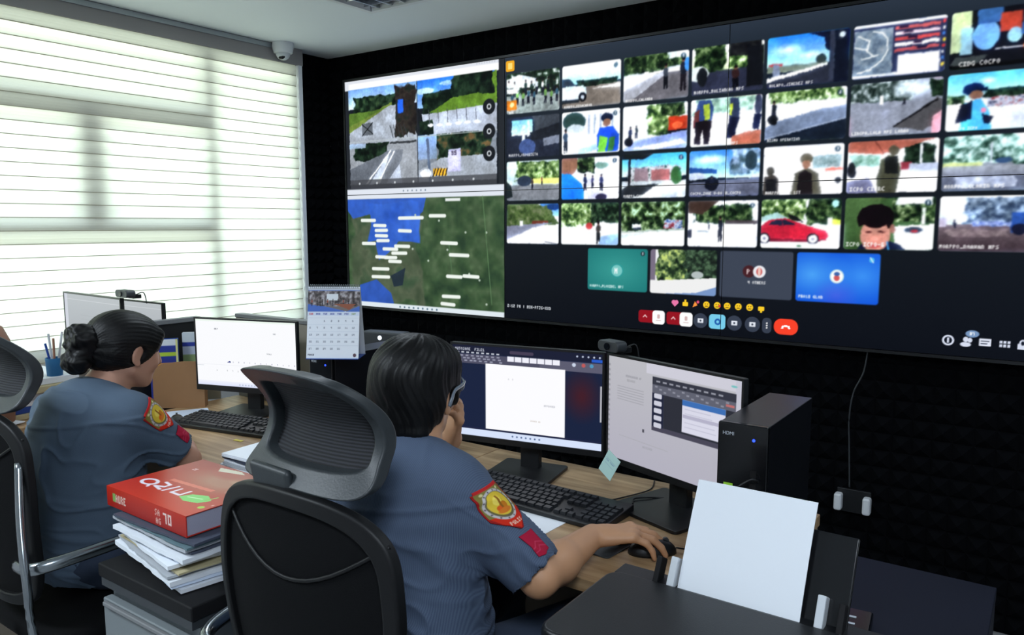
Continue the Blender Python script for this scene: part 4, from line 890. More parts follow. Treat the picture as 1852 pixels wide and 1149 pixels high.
monitor(-2.362, 1.690, 1.085, .435, .268, math.radians(17), paint_sheet, 'monitor with an almost white spreadsheet screen, left of the desk calendar', chin=.02, base_w=.2, base_d=.18)
monitor(-3.065, 1.505, 1.15, .49, .29, math.radians(-3), paint_grey, 'grey-screened monitor nearest the woman on the window-side desk', group='far grey monitors')
monitor(-3.045, 1.66, 1.118, .43, .28, math.radians(0), paint_grey, 'grey-screened monitor half hidden behind its twin by the partition', base_w=.18, base_d=.08, group='far grey monitors')

def webcam(x, y, z, w, rot, label):
    t = thing('webcam', label, 'webcam', (x, y, z), rot)
    obj('camera_body', prism(bmesh.new(), rrect(-w / 2, w / 2, -.014, .014, .012), -.017, .017, RX @ Matrix.Translation((0, .017, 0))), 'darkgrey', t, bevel=.003)
    obj('lens', cyl(bmesh.new(), (0, -.0175, .017), (0, -.021, .017), .009), 'lens', t)
    obj('clip', bx(-.02, .02, .0175, .05, -.003, .012), 'blackp', t, bevel=.002)
    bmk = bmesh.new(); tube(bmk, catmull([(w * .3, .02, .01), (w * .5, .045, .02), (w * .62, .05, -.02)], 6), .002, 6); obj('cable', bmk, 'cable', t, smooth=180)
webcam(-.912, 1.735, 1.0975, .075, math.radians(-19), 'dark webcam clipped on the top corner of the angled monitor')
webcam(-2.80, 1.50, 1.151, .09, math.radians(-3), 'dark webcam on top of the far grey monitors against the blind')

# ------------------------------------------------------------------ computer towers
def tower(x, y, label):
    t = thing('computer_tower', label, 'computer', (x, y, DZ))
    w, d, h = .094, .31, .303
    obj('case', bx(-w / 2, w / 2, .006, d, .006, h), 'pccase', t, bevel=.002)
    obj('front_panel', bx(-w / 2 - .001, w / 2 + .001, -.008, .0055, .004, h + .001), 'blackg', t, bevel=.003)
    for sx in (-1, 1):
        for yy in (.04, d - .04): obj('foot', cyl(bmesh.new(), (sx * .03, yy, 0), (sx * .03, yy, .0058), .009), 'blackm', t)
    text_obj('logo', 'HDMI', .0095, 'logo', t, (-.027, -.0084, h - .02), (PI / 2, 0, 0), sx=.95)
    obj('power_light', cyl(bmesh.new(), (.022, -.008, h - .027), (.022, -.0092, h - .027), .0028), 'led_blue', t)
    for k in range(2):
        obj('usb_port', bx(.017, .029, -.0086, -.0078, h - .10 - k * .026, h - .085 - k * .026), 'blackm', t)
    obj('audio_jack', cyl(bmesh.new(), (.023, -.008, h - .145), (.023, -.009, h - .145), .004), 'silver', t)
    return t
tower(-.468, 1.43, 'black upright computer tower with a blue power light, behind the printer paper')
tower(-1.735, 1.50, 'black upright computer tower standing under the desk calendar')
t = thing('green_tag', 'lime green sticky tag on the front of the computer tower behind the printer', 'tag', (-.492, 1.4205, .914))
obj('tag_face', bx(-.009, .009, -.0008, 0, -.012, .012), 'green', t)
tag(obj('usb_cable', tube(bmesh.new(), catmull([(-.434, 1.418, .94), (-.445, 1.40, .945), (-.468, 1.385, .92), (-.478, 1.38, .86), (-.482, 1.385, .80), (-.50, 1.40, .7425)], 8), .0022, 8), 'cable', smooth=180), 'thin black cable arching down the front of the computer tower', 'cable')

# desk calendar on the far tower
t = thing('desk_calendar', 'white desk calendar with a group photo and blue band, standing on a computer tower', 'calendar', (-1.672, 1.497, 1.0445), math.radians(33))
def paint_cal(c, w, h):
    c.vp(0, 0, w, h); c.rect(0, 0, 1, 1, (238, 243, 250)); c.rect(0, .03, 1, .34, (86, 120, 196)); c.poly([(0, .1), (1, .1), (1, .26), (.75, .34), (0, .22)], (120, 110, 104))
    c.blot(0, .06, 1, .27, [(50, 44, 44), (120, 110, 110), (190, 186, 190)], .08, edge=.01, thr=.3); c.poly([(0, .24), (.5, .3), (.72, .345), (0, .345)], (70, 110, 196)); c.poly([(1, .27), (.73, .345), (1, .345)], (70, 110, 196))
    c.rect(.36, .1, .58, .19, (232, 236, 240)); 
    for k in range(9): c.person(.08 + k * .1, .27, .1, (40, 34, 36) if k % 3 else (150, 70, 50), asp=1.3)
    c.poly([(.5, .24), (.92, .24), (.8, .32)], (150, 84, 56)); c.rect(0, .02, 1, .05, (200, 206, 214)); c.rect(0, .345, 1, .4, (220, 230, 246))
    for k in range(7): c.text(.035 + k * .135, .365, .024, ['SUN', 'MON', 'TUE', 'WED', 'THU', 'FRI', 'SAT'][k], [(200, 50, 60), (60, 70, 150), (60, 70, 150), (60, 70, 150), (60, 70, 150), (60, 70, 150), (110, 140, 60)][k])
    for r in range(5):
        c.line(.02, .43 + r * .095, .98, .43 + r * .095, .004, (206, 214, 226))
        for k in range(7):
            if 1 < r * 7 + k < 33: c.text(.05 + k * .135, .46 + r * .095, .024, '%d' % (r * 7 + k - 1), (130, 136, 150))
    c.text(.03, .925, .022, 'PRO10', (40, 44, 60)); c.ell(.92, .94, .03, .025, (90, 60, 70)); c.rect(0, .985, 1, 1, (60, 130, 190))
cw, ch = .148, .205
c = Canvas(cw, ch, 900); paint_cal(c, cw, ch)
tl = math.radians(-12)
F1 = Matrix.Translation((-cw / 2, -.042, 0)) @ Matrix.Rotation(tl, 4, 'X')
obj('front_board', box(bmesh.new(), 0, cw, .0002, .002, 0, ch, F1), 'offwhite', t)
link('printed_page', c.mesh('printed_page', cw, ch, F1 @ Matrix.Translation((0, -.0004, ch)) @ RX), 'printed', t)
F2 = Matrix.Translation((-cw / 2, .046, 0)) @ Matrix.Rotation(-tl, 4, 'X')
obj('back_board', box(bmesh.new(), 0, cw, -.002, 0, 0, ch), 'offwhite', t).matrix_local = F2
obj('foot_board', bx(-cw / 2, cw / 2, -.046, .05, 0, .0018), 'blueplast', t)
bm = bmesh.new()
for k in range(24):
    x = -cw / 2 + .006 + k * (cw - .012) / 23; tube(bm, [(x, .002 + .006 * math.cos(a), ch * math.cos(tl) + .001 + .006 * math.sin(a)) for a in (2 * PI * q / 10 for q in range(10))], .0007, 5, closed=True)
obj('wire_binding', bm, 'silver', t)

# dark box with a round white light behind the calendar and what it stands on
t = thing('storage_box', 'black box behind the far computer tower carrying the small dark speaker', 'box', (-1.86, 2.02, 0))
obj('box_body', bx(-.16, .16, -.10, .12, .0, .975), 'blackm', t, bevel=.004); obj('box_lid', bx(-.163, .163, -.103, .123, .9755, .99), 'pccase', t, bevel=.003)
t = thing('small_speaker', 'dark grey flat box with a round white light, right of the calendar', 'speaker', (-1.945, 1.975, .9905), math.radians(12))
obj('speaker_body', bx(-.085, .085, -.03, .03, 0, .052), 'darkgrey', t, bevel=.006)
obj('round_light', cyl(bmesh.new(), (-.005, -.0302, .032), (-.005, -.0325, .032), .008), 'led_white', t)

# ------------------------------------------------------------------ keyboards, mice, papers
def keyboard(x, y, rot, label):
    t = thing('keyboard', label, 'keyboard', (x, y, DZ), rot, 'black keyboards')
    w, d = .44, .148
    bm = bmesh.new(); v = [bm.verts.new(p) for p in ((-w / 2, -d / 2, 0), (w / 2, -d / 2, 0), (w / 2, d / 2, 0), (-w / 2, d / 2, 0), (-w / 2, -d / 2, .012), (w / 2, -d / 2, .012), (w / 2, d / 2, .024), (-w / 2, d / 2, .024))]
    for f in ((0, 3, 2, 1), (4, 5, 6, 7), (0, 1, 5, 4), (1, 2, 6, 5), (2, 3, 7, 6), (3, 0, 4, 7)): bm.faces.new([v[i] for i in f])
    obj('keyboard_base', bm, 'blackp', t, bevel=.003)
    bm = bmesh.new()
    def key(kx, ky, kw, kd=.0155):
        z = .012 + (ky + d / 2) / d * .012; A = [(kx, ky), (kx + kw, ky), (kx + kw, ky + kd), (kx, ky + kd)]
        b = [bm.verts.new((a[0], a[1], z)) for a in A]; i = .0016
        tpt = [bm.verts.new((kx + i, ky + i, z + .007)), bm.verts.new((kx + kw - i, ky + i, z + .007)), bm.verts.new((kx + kw - i, ky + kd - i * .6, z + .008)), bm.verts.new((kx + i, ky + kd - i * .6, z + .008))]
        bm.faces.new(tpt)
        for q in range(4): bm.faces.new((b[q], b[(q + 1) % 4], tpt[(q + 1) % 4], tpt[q]))
    U = .0188
    for r in range(6):
        ky = -d / 2 + .012 + r * .0198 + (.005 if r == 5 else 0); xx = -w / 2 + .011
        n = 15; 
        if r == 0:
            for kw in (1.25, 1.25, 1.25, 6.25, 1.25, 1.25, 1.25, 1.25): key(xx, ky, kw * U - .002); xx += kw * U
        else:
            off = (0, 2.25, 1.75, 1.5, 1, 1)[r]; key(xx, ky, off * U - .002); xx += off * U
            while xx < -w / 2 + .011 + 14.2 * U: key(xx, ky, U - .002); xx += U
            rest = -w / 2 + .011 + 15 * U - xx
            if rest > .01: key(xx, ky, rest - .002)
        xa = -w / 2 + .011 + 15.35 * U
        for q in range(3):
            if r in (0, 3, 4, 5) or (r == 1 and q == 1): key(xa + q * U, ky, U - .002)
        xa += 3.3 * U
        if r < 5:
            for q in range(4):
                if xa + q * U + U < w / 2: key(xa + q * U, ky, U - .002)
    obj('keys', bm, 'keycap', t)['label'] = 'charcoal keycaps'
    return t
keyboard(-1.003, 1.542, math.radians(-2), 'black keyboard in front of the editor monitor, next to the man’s hand'.replace('’', "'"))
keyboard(-2.235, 1.545, math.radians(11), 'black keyboard in front of the spreadsheet monitor')

def mouse(x, y, rot, label, s=1.0):
    t = thing('computer_mouse', label, 'mouse', (x, y, DZ), rot, 'black mice')
    bm = bmesh.new(); bmesh.ops.create_uvsphere(bm, u_segments=24, v_segments=14, radius=1)
    for v in bm.verts:
        v.co.x *= .031 * s * (1 - .12 * v.co.y); v.co.y *= .056 * s; v.co.z = max(v.co.z, 0) * .036 * s
        if v.co.z > .03 * s: v.co.z -= .001
    obj('mouse_shell', bm, 'blackp', t, smooth=180)
    obj('scroll_wheel', cyl(bmesh.new(), (-.003, .03 * s, .028 * s), (.003, .03 * s, .028 * s), .007), 'darkgrey', t)
mouse(-.652, 1.432, math.radians(-52), 'black mouse under the right hand of the man', .92)
mouse(-2.455, 1.47, math.radians(60), 'black mouse on a paper left of the far keyboard', .8)
tag(obj('mouse_cable', tube(bmesh.new(), catmull([(-.612, 1.462, .75), (-.59, 1.50, .7425), (-.60, 1.62, .7425), (-.62, 1.70, .7425), (-.58, 1.80, .7425)], 8), .0018, 8), 'cable', smooth=180), 'thin black mouse cable running under the angled monitor', 'cable')
tag(obj('keyboard_cable', tube(bmesh.new(), catmull([(-.865, 1.615, .758), (-.87, 1.64, .744), (-.845, 1.70, .7425), (-.82, 1.78, .7425), (-.84, 1.85, .7425)], 8), .0018, 8), 'cable', smooth=180), 'thin black cable leaving the back of the near keyboard', 'cable')
tag(obj('monitor_cable', tube(bmesh.new(), catmull([(-.80, 1.64, .7515), (-.81, 1.67, .753), (-.78, 1.705, .7515), (-.74, 1.76, .7425), (-.76, 1.83, .7425), (-.70, 1.85, .7425)], 8), .002, 8), 'cable', smooth=180), 'thin dark cable looping behind the base of the angled monitor', 'cable')
tag(obj('wrist_rest', prism(bmesh.new(), rrect(-.036, .036, -.085, .085, .012), 0, .003), 'darkgrey', bevel=.001, loc=(-.738, 1.435, DZ + .0002), rot=(0, 0, math.radians(-6))), 'dark grey mouse mat partly under the hand of the man', 'mouse mat')

def sheet(name, w, d, x, y, z, rot, m, label, cat='paper', th=.0012, group=None, curl=.0, lines=False):
    n = 6; bm = bmesh.new()
    g = [[bm.verts.new((-w / 2 + w * i / n, -d / 2 + d * j / n, th + curl * ((i / n) ** 3) * (j / n) ** 2)) for i in range(n + 1)] for j in range(n + 1)]
    for j in range(n):
        for i in range(n): bm.faces.new((g[j][i], g[j][i + 1], g[j + 1][i + 1], g[j + 1][i]))
    r = bmesh.ops.extrude_face_region(bm, geom=bm.faces[:])
    for v in r['geom']:
        if isinstance(v, bmesh.types.BMVert): v.co.z -= th
    return tag(obj(name, bm, m, loc=(x, y, z), rot=(0, 0, rot)), label, cat, group)
sheet('sheet_of_paper', .16, .115, -.965, 1.425, DZ + .0003, math.radians(-3), 'paper', 'white sheet of paper lying between the near keyboard and the desk edge')
sheet('sheet_of_paper', .15, .21, -2.50, 1.54, DZ + .0003, math.radians(62), 'paperb', 'white printed sheet lying left of the far keyboard')
sheet('sticky_note', .035, .012, -2.085, 1.452, DZ + .0003, .1, 'yellow', 'small yellow paper strip on the desk near the front of the far keyboard', 'note')
sheet('peach_note', .075, .06, -1.60, 1.60, DZ + .125, math.radians(12), 'peach', 'peach card on a black box below the calendar', 'note', th=.002)
sheet('sheet_of_paper', .13, .10, -1.52, 1.50, DZ + .1255, math.radians(20), 'paper', 'white paper corner sticking out between the headrest and the man', curl=.02)
t = thing('equipment_box', 'low black equipment box beside the far computer tower', 'box', (-1.575, 1.56, DZ)); obj('box_body', bx(-.10, .10, -.11, .12, 0, .124), 'blackp', t, bevel=.004); obj('front_slot', bx(-.06, .06, -.1108, -.1102, .05, .058), 'blackm', t)

# pale note stuck on the lower bezel between the two monitors
t = thing('sticky_note', 'pale green handwritten note hanging from the lower edge of the angled monitor', 'note', (-.872, 1.688, .846), math.radians(-19))
def paint_note(c, w, h):
    c.vp(0, 0, w, h); c.rect(0, 0, 1, 1, (198, 236, 230)); c.text(.15, .35, .07, 'FOR TODAY', (120, 160, 190)); c.line(.12, .3, .85, .32, .02, (150, 190, 200)); c.line(.15, .52, .8, .54, .015, (150, 180, 205))
c = Canvas(.048, .062, 1500); paint_note(c, .048, .062)
RN = Matrix.Rotation(math.radians(27), 4, 'Y') @ Matrix.Rotation(math.radians(-8), 4, 'X')
obj('note_sheet', box(bmesh.new(), -.024, .024, -.0052, -.0046, -.062, 0, RN), 'sticky', t)
link('note_writing', c.mesh('note_writing', .048, .062, RN @ Matrix.Translation((-.024, -.0055, 0)) @ RX), 'printed', t)

# folders, box and clutter at the left
t = thing('cardboard_box', 'open brown cardboard box leaning below the spreadsheet monitor', 'box', (-2.645, 1.60, DZ), math.radians(40))
obj('box_front', prism(bmesh.new(), [(-.095, 0), (.09, 0), (.09, .175), (.02, .176), (-.06, .168), (-.082, .155), (-.095, .12)], -.0025, 0, RX), 'cardboard', t)
obj('box_side', bx(-.094, -.0915, .003, .04, 0, .12), 'cardboard', t); obj('box_side', bx(.0865, .089, .003, .04, 0, .165), 'cardboard', t)
obj('box_bottom', bx(-.091, .086, .003, .04, 0, .003), 'cardboard', t); obj('box_back', bx(-.091, .086, .0405, .043, 0, .15), 'cardboard', t)
def paint_binder(c, w, h):
    c.vp(0, 0, w, h); c.rect(0, 0, 1, 1, (34, 54, 150)); c.rect(0, 0, 1, .1, (225, 232, 240)); c.rect(0, .2, 1, .26, (180, 210, 60)); c.rect(0, .1, .2, .26, (36, 50, 130)); c.rect(0, .36, 1, .56, (236, 160, 40)); c.rect(0, .3, 1, .36, (34, 50, 140)); c.rect(.92, 0, 1, 1, (226, 226, 150))
t = thing('ring_binder', 'blue binder with yellow and orange bands standing behind the cardboard box', 'binder', (-2.738, 1.60, DZ), math.radians(52))
c = Canvas(.10, .25, 500); paint_binder(c, .10, .25)
obj('binder_body', bx(-.05, .05, .001, .03, 0, .25), 'blueplast', t); link('binder_cover', c.mesh('binder_cover', .10, .25, Matrix.Translation((-.05, 0, .25)) @ RX), 'printed', t)
def paint_binder2(c, w, h):
    c.vp(0, 0, w, h); c.rect(0, 0, 1, 1, (150, 170, 150)); c.rect(0, 0, 1, .14, (214, 224, 232)); c.rect(0, .14, 1, .2, (40, 60, 160)); c.rect(0, .2, 1, .32, (196, 206, 226)); c.rect(0, .32, 1, .44, (140, 164, 112)); c.rect(0, .44, 1, 1, (170, 168, 150))
t = thing('ring_binder', 'white and blue striped binder with grey-green band, directly left of the spreadsheet monitor', 'binder', (-2.70, 1.73, DZ), math.radians(50))
c = Canvas(.13, .265, 500); paint_binder2(c, .13, .265)
obj('binder_body', bx(-.065, .065, .001, .03, 0, .265), 'paperg', t); link('binder_cover', c.mesh('binder_cover', .13, .265, Matrix.Translation((-.065, 0, .265)) @ RX), 'printed', t)

rnd = random.Random(3)
zz = DZ
for k in range(6):
    th = rnd.uniform(.016, .026)
    t = thing('document_folder', ['manila folder at the bottom of the stack on the window-side desk', 'blue-edged folder second from the bottom of the stack by the window', 'white file in the middle of the stack by the window',
        'grey file above the middle of the stack by the window', 'manila folder second from the top of the stack by the window', 'white folder on top of the stack by the window'][k], 'folder', (-3.09 + rnd.uniform(-.015, .015), 1.26 + rnd.uniform(-.015, .015), zz + .0004), rnd.uniform(-.12, .12), 'folders stacked on the window-side desk')
    obj('cover', bx(-.16, .16, -.115, .115, 0, th), ['manila', 'blueplast', 'paper', 'paperg', 'manila', 'paper'][k], t, bevel=.002); zz += th + .0006
zz += .0004
t = thing('pen_cup', 'teal blue pen cup beside the hair bun of the woman', 'cup', (-2.975, 1.315, zz))
obj('cup', lathe(bmesh.new(), [(.001, 0), (.026, 0), (.029, .065), (.027, .065), (.024, .006), (.001, .006)]), 'cupblue', t, smooth=40)
for k, (dx, dy, m_, h_) in enumerate(((-.014, 0, 'paperg', .15), (.012, .01, 'offwhite', .16), (.0, -.012, 'blueplast', .12), (.016, -.006, 'tan', .14))):
    tag(obj('pen', cyl(bmesh.new(), (-2.975 + dx * .5, 1.315 + dy * .5, zz + .008), (-2.975 + dx * 2.2, 1.315 + dy * 2.2, zz + h_), .0042, n=8), m_, smooth=60),
        ['grey pen leaning left in the teal cup', 'off-white pen standing tallest in the teal cup', 'blue pen in the teal cup', 'brown pencil at the right of the teal cup'][k], 'pen', 'pens in the teal cup')
t = thing('scissors', 'grey scissors lying open on the folder stack by the window', 'scissors', (-3.15, 1.24, zz), math.radians(30))
for s in (-1, 1):
    obj('blade', prism(bmesh.new(), [(0, -.004), (.07, s * .022), (.068, s * .03), (0, .006)], .001 + (s > 0) * .0025, .003 + (s > 0) * .0025), 'silver', t)
    obj('handle', tube(bmesh.new(), [(-.035 + .02 * math.cos(a), -s * .024 + .014 * math.sin(a), .006) for a in (2 * PI * q / 16 for q in range(16))], .0045, 8, closed=True), 'darkgrey', t, smooth=180)
t = thing('stapler', 'grey upright stapler on the folder stack by the window', 'stapler', (-3.205, 1.17, zz), math.radians(75))
obj('stapler_base', bx(-.06, .06, -.012, .012, 0, .008), 'darkgrey', t, bevel=.002); obj('stapler_arm', box(bmesh.new(), 0, .125, -.011, .011, 0, .018, Matrix.Translation((-.058, 0, .0085)) @ Matrix.Rotation(-.5, 4, 'Y')), 'partrim', t, bevel=.004)
t = thing('tape_dispenser', 'royal blue tape dispenser on the folder stack by the window', 'tape', (-3.08, 1.20, zz), math.radians(15))
obj('dispenser_body', prism(bmesh.new(), [(-.05, 0), (.05, 0), (.055, .012), (.02, .02), (-.01, .034), (-.035, .032), (-.05, .014)], -.012, .012, RX), 'blueplast', t, bevel=.002)
for k, (x, y, r_, m_, lb) in enumerate(((-2.93, .99, .3, 'paper', 'white paper sheet lying left of the woman'), (-2.98, .96, -.2, 'paperb', 'pale blue paper sheet under the white sheet left of the woman'), (-2.925, .93, .9, 'paper', 'white sheet lying askew over the blue-white sheet left of the woman'))):
    sheet('sheet_of_paper', .21, .297, x, y, DZ + .0004 + (.0036, 0, .0072)[k], r_, m_, lb, group='papers on the window-side desk', th=.0032)
t = thing('blue_file_case', 'pale blue file case lying nearest the left chair on the window-side desk', 'file case', (-2.95, .83, DZ), .1)
obj('file_body', bx(-.15, .15, -.06, .0, 0, .05), 'paperb', t, bevel=.003); obj('file_latch', bx(-.02, .02, -.0625, -.0602, .02, .035), 'blueplast', t)
t = thing('leather_bag', 'tan rounded bag on the window-side desk, just showing above the leftmost headrest', 'bag', (-2.885, 1.072, DZ + .0115))
bm = bmesh.new(); lathe(bm, [(.001, 0), (.045, 0), (.062, .01), (.068, .10), (.070, .2), (.064, .285), (.045, .33), (.02, .348), (.001, .35)], 24); obj('bag_body', bm, 'tan', t, smooth=60)
obj('handle', tube(bmesh.new(), catmull([(-.066, 0, .20), (-.085, .0, .22), (-.09, 0, .16), (-.082, 0, .09), (-.064, 0, .08)], 6), .005, 8), 'tan', t, smooth=180)

# ------------------------------------------------------------------ pedestal, stacks and the red book
PX0, PX1, PY0, PY1, PZ = -1.635, -1.300, .785, 1.235, .70
t = thing('filing_cabinet', 'light grey steel filing pedestal with a black top, under the red book', 'cabinet', ((PX0 + PX1) / 2, (PY0 + PY1) / 2, 0))
w, d = (PX1 - PX0) / 2, (PY1 - PY0) / 2
obj('body', bx(-w + .006, w - .006, -d + .022, d - .004, .03, PZ - .05), 'steeld', t, bevel=.002)
obj('top', bx(-w - .006, w + .006, -d - .002, d + .004, PZ - .03, PZ), 'blackm', t, bevel=.004)
obj('top_rim', bx(-w, w, -d + .002, d, PZ - .0495, PZ - .0305), 'darkgrey', t)
for k, (z0, z1) in enumerate(((.05, .245), (.25, .445), (.45, .625))):
    dr = obj('drawer', bx(-w + .004, w - .004, -d, -d + .0215, z0, z1), 'steel', t, bevel=.004)
    obj('finger_pull', bx(-w + .02, w - .02, -d - .010, -d - .0003, z1 - .012, z1 - .002), 'partrim', dr, bevel=.003)
    if k == 2: obj('lock', cyl(bmesh.new(), (w - .035, -d - .0004, z1 - .04), (w - .035, -d - .004, z1 - .04), .008), 'darkgrey', dr)
for sx in (-1, 1):
    for sy in (-1, 1): obj('caster', cyl(bmesh.new(), (sx * (w - .04), sy * (d - .05) - .01, .0148), (sx * (w - .04), sy * (d - .05) + .01, .0148), .0146), 'blackm', t, smooth=40)

# loose files in a heap on the pedestal
zz = PZ + .0005; cx, cy = -1.492, .945
mats_ = ['paper', 'paperb', 'paper', 'paperg', 'manila', 'paper', 'paperb', 'paper', 'folderdark', 'paperg', 'folderteal', 'folderdark']
names_ = ['loose white bundle at the bottom of the file heap', 'bluish paper bundle just above the bottom of the file heap', 'white bundle third from the bottom of the file heap', 'grey bundle fourth from the bottom of the file heap',
          'manila folder low in the file heap', 'white bundle at the middle of the file heap', 'bluish bundle above the middle of the file heap', 'thick white curled bundle in the upper file heap', 'dark slate folder with frayed corners in the file heap',
          'thin grey bundle between two dark folders', 'teal-grey folder near the top of the file heap', 'dark folder directly under the red book']
for k in range(12):
    th = [.008, .006, .01, .005, .004, .008, .005, .009, .005, .006, .004, .005][k]
    w_, d_ = (.300 if k < 7 else .31) - .0015 * k + rnd.uniform(-.008, .006), .262 - .002 * k + rnd.uniform(-.01, .008)
    n, mn = 14, 10; bm = bmesh.new(); sag = rnd.uniform(.002, .005) * (k < 8); ph_ = rnd.uniform(0, 6)
    def zoff(x, y): 
        e_ = max(0, abs(x) / (w_ / 2) - .72) / .28; return sag * .3 * math.sin(7 * x / w_ + ph_) - 0 * e_
    g = [[None] * (n + 1) for _ in range(mn + 1)]
    for j in range(mn + 1):
        for i in range(n + 1):
            x = -w_ / 2 + w_ * i / n; y = -d_ / 2 + d_ * j / mn
            jx = rnd.uniform(-.002, .002) if i in (0, n) else 0; jy = rnd.uniform(-.002, .002) if j in (0, mn) else 0
            g[j][i] = (x + jx, y + jy, zoff(x, y))
    T_ = [[bm.verts.new((p[0], p[1], p[2] + th)) for p in r] for r in g]; B_ = [[bm.verts.new(p) for p in r] for r in g]
    for j in range(mn):
        for i in range(n):
            bm.faces.new((T_[j][i], T_[j][i + 1], T_[j + 1][i + 1], T_[j + 1][i])); bm.faces.new((B_[j][i + 1], B_[j][i], B_[j + 1][i], B_[j + 1][i + 1]))
    for i in range(n):
        bm.faces.new((B_[0][i], B_[0][i + 1], T_[0][i + 1], T_[0][i])); bm.faces.new((B_[mn][i + 1], B_[mn][i], T_[mn][i], T_[mn][i + 1]))
    for j in range(mn):
        bm.faces.new((B_[j + 1][0], B_[j][0], T_[j][0], T_[j + 1][0])); bm.faces.new((B_[j][n], B_[j + 1][n], T_[j + 1][n], T_[j][n]))
    tag(obj('file_bundle', bm, mats_[k], loc=(cx + rnd.uniform(-.008, .008) + (.0 if k > 2 else .004), cy + rnd.uniform(-.007, .007), zz + .0015), rot=(0, 0, (-.17 if k < 7 else -.03) + rnd.uniform(-.06, .06))), names_[k], 'file', 'file bundles heaped on the pedestal'); zz += th + .0022
# red book
def paint_cover(c, w, h):      # seen upside down from the camera: lettering reads from the far side
    c.vp(0, 0, w, h); c.grad(0, 0, 1, 1, (150, 30, 26), (206, 48, 26)); c.ell(.62, .30, .5, .34, (176, 130, 106), .85, .7); c.ell(.5, .16, .22, .12, (170, 70, 60), .7, .6); c.poly([(.3, .06), (.52, .02), (.6, .06), (.36, .14)], (214, 206, 184)); c.ell(.9, .42, .12, .08, (220, 190, 176), .9, .5); c.ell(.8, .24, .2, .07, (190, 150, 120), .7, .5)
    c.text(.16, .22, .04, 'ZE', (236, 214, 226)); c.poly([(.25, .52), (.72, .48), (.72, .53), (.25, .57)], (220, 110, 90))
    c.ell(.17, .70, .09, .075, (238, 228, 240)); c.ell(.17, .70, .055, .045, (196, 44, 30)); c.line(.22, .74, .25, .78, .025, (238, 228, 240))
    for pts in (((.28, .62), (.36, .64), (.36, .70), (.28, .73), (.38, .76)), ((.44, .62), (.42, .76)), ((.5, .64), (.5, .74), (.6, .74), (.6, .63))):
        for a, b in zip(pts, pts[1:]): c.line(a[0], a[1], b[0], b[1], .024, (238, 228, 240))
    c.poly([(.62, .76), (.66, .66), (.78, .60), (.88, .66), (.84, .76), (.72, .80)], (130, 214, 110)); c.line(.68, .72, .8, .68, .012, (210, 245, 190)); c.line(.86, .58, .84, .68, .015, (150, 196, 90))
    c.ell(.93, .80, .025, .03, (170, 214, 70)); c.text(.955, .70, .03, 'A', (240, 220, 220))
def paint_spine(c, w, h):
    c.vp(0, 0, w, h); c.rect(0, 0, 1, 1, (176, 34, 20)); c.grad(.0, 0, 1, 1, (196, 44, 22), (160, 26, 18)); c.rect(.08, .28, .12, .7, (130, 170, 90)); c.text(.12, .3, .4, 'AURE', (226, 210, 196), wf=.8); c.text(.63, .2, .3, 'SA', (230, 190, 180)); c.text(.64, .6, .3, 'AG', (230, 190, 180)); c.text(.73, .25, .5, '70', (236, 214, 206))
BW, BD, BH = .312, .235, .044
t = thing('red_book', 'thick red softcover book with white and green lettering, topmost of the file heap', 'book', (-1.527, .950, zz + .002), math.radians(-1))
c = Canvas(BW, BD, 700); paint_cover(c, BW, BD)
obj('page_block', bx(-BW / 2 + .002, BW / 2 - .003, -BD / 2 + .002, BD / 2 - .002, .0016, BH - .0016), 'pages', t)
bm = bmesh.new(); box(bm, -BW / 2, BW / 2, -BD / 2, BD / 2, 0, .0014); box(bm, -BW / 2, BW / 2, -BD / 2, BD / 2, BH - .0014, BH - .0001); box(bm, -BW / 2, BW / 2, -BD / 2, -BD / 2 + .0016, .0015, BH - .0015)
obj('cover', bm, 'red', t); link('cover_print', c.mesh('cover_print', BW, BD, Matrix.Translation((-BW / 2, BD / 2, BH + .0003))), 'coverpaint', t)
c = Canvas(BW, BH, 900); paint_spine(c, BW, BH)
link('spine_print', c.mesh('spine_print', BW, BH, Matrix.Translation((-BW / 2, -BD / 2 - .0004, BH)) @ RX), 'coverpaint', t)
# white stack on the desk between the woman's elbow and the headrest
zz2 = DZ + .0004
for k in range(5):
    th = .0082
    bm = bmesh.new(); box(bm, -.115, .115, -.070, .070, 0, th * .45); box(bm, -.117, .113, -.068, .072, th * .5, th)
    tag(obj('paper_bundle', bm, ['paper', 'paperg', 'paper', 'folderdark', 'paper'][k], loc=(-1.775 + rnd.uniform(-.010, .010), 1.327 + rnd.uniform(-.006, .006), zz2), rot=(0, 0, rnd.uniform(-.07, .07))),
        ['lowest white paper bundle at the elbow of the woman', 'grey paper bundle second from bottom at the elbow of the woman', 'white paper bundle in the middle of the stack at the elbow of the woman', 'dark folder below the top sheet bundle at the elbow of the woman',
         'bright white paper bundle topmost of the stack behind the red book'][k], 'papers', 'paper bundles on the desk behind the red book'); zz2 += th + .0006

# ------------------------------------------------------------------ printer
t = thing('printer', 'black inkjet printer with a raised rear paper tray, at the lower right', 'printer', (-.385, 1.085, .66))
w, d, h = .232, .148, .148
obj('body', prism(bmesh.new(), rrect(-w, w, -d, d, .03), .004, h - .026), 'pccase', t, bevel=.004)
obj('lid', prism(bmesh.new(), rrect(-w - .002, w + .002, -d - .002, d - .045, .03), h - .0255, h), 'blackp', t, bevel=.008, seg=3)
obj('rear_cover', bx(-w + .002, w - .002, d - .0445, d, h - .0255, h - .006), 'blackp', t, bevel=.003)
for s in (-1, 1): obj('foot', bx(s * .18 - .02, s * .18 + .02, -.1, .1, 0, .0038), 'blackm', t)
LT = Matrix.Translation((0, d - .03, h - .012)) @ Matrix.Rotation(math.radians(-28), 4, 'X')
obj('paper_support', box(bmesh.new(), -.10, .158, .006, .012, .0, .150, LT), 'blackg', t, bevel=.004)
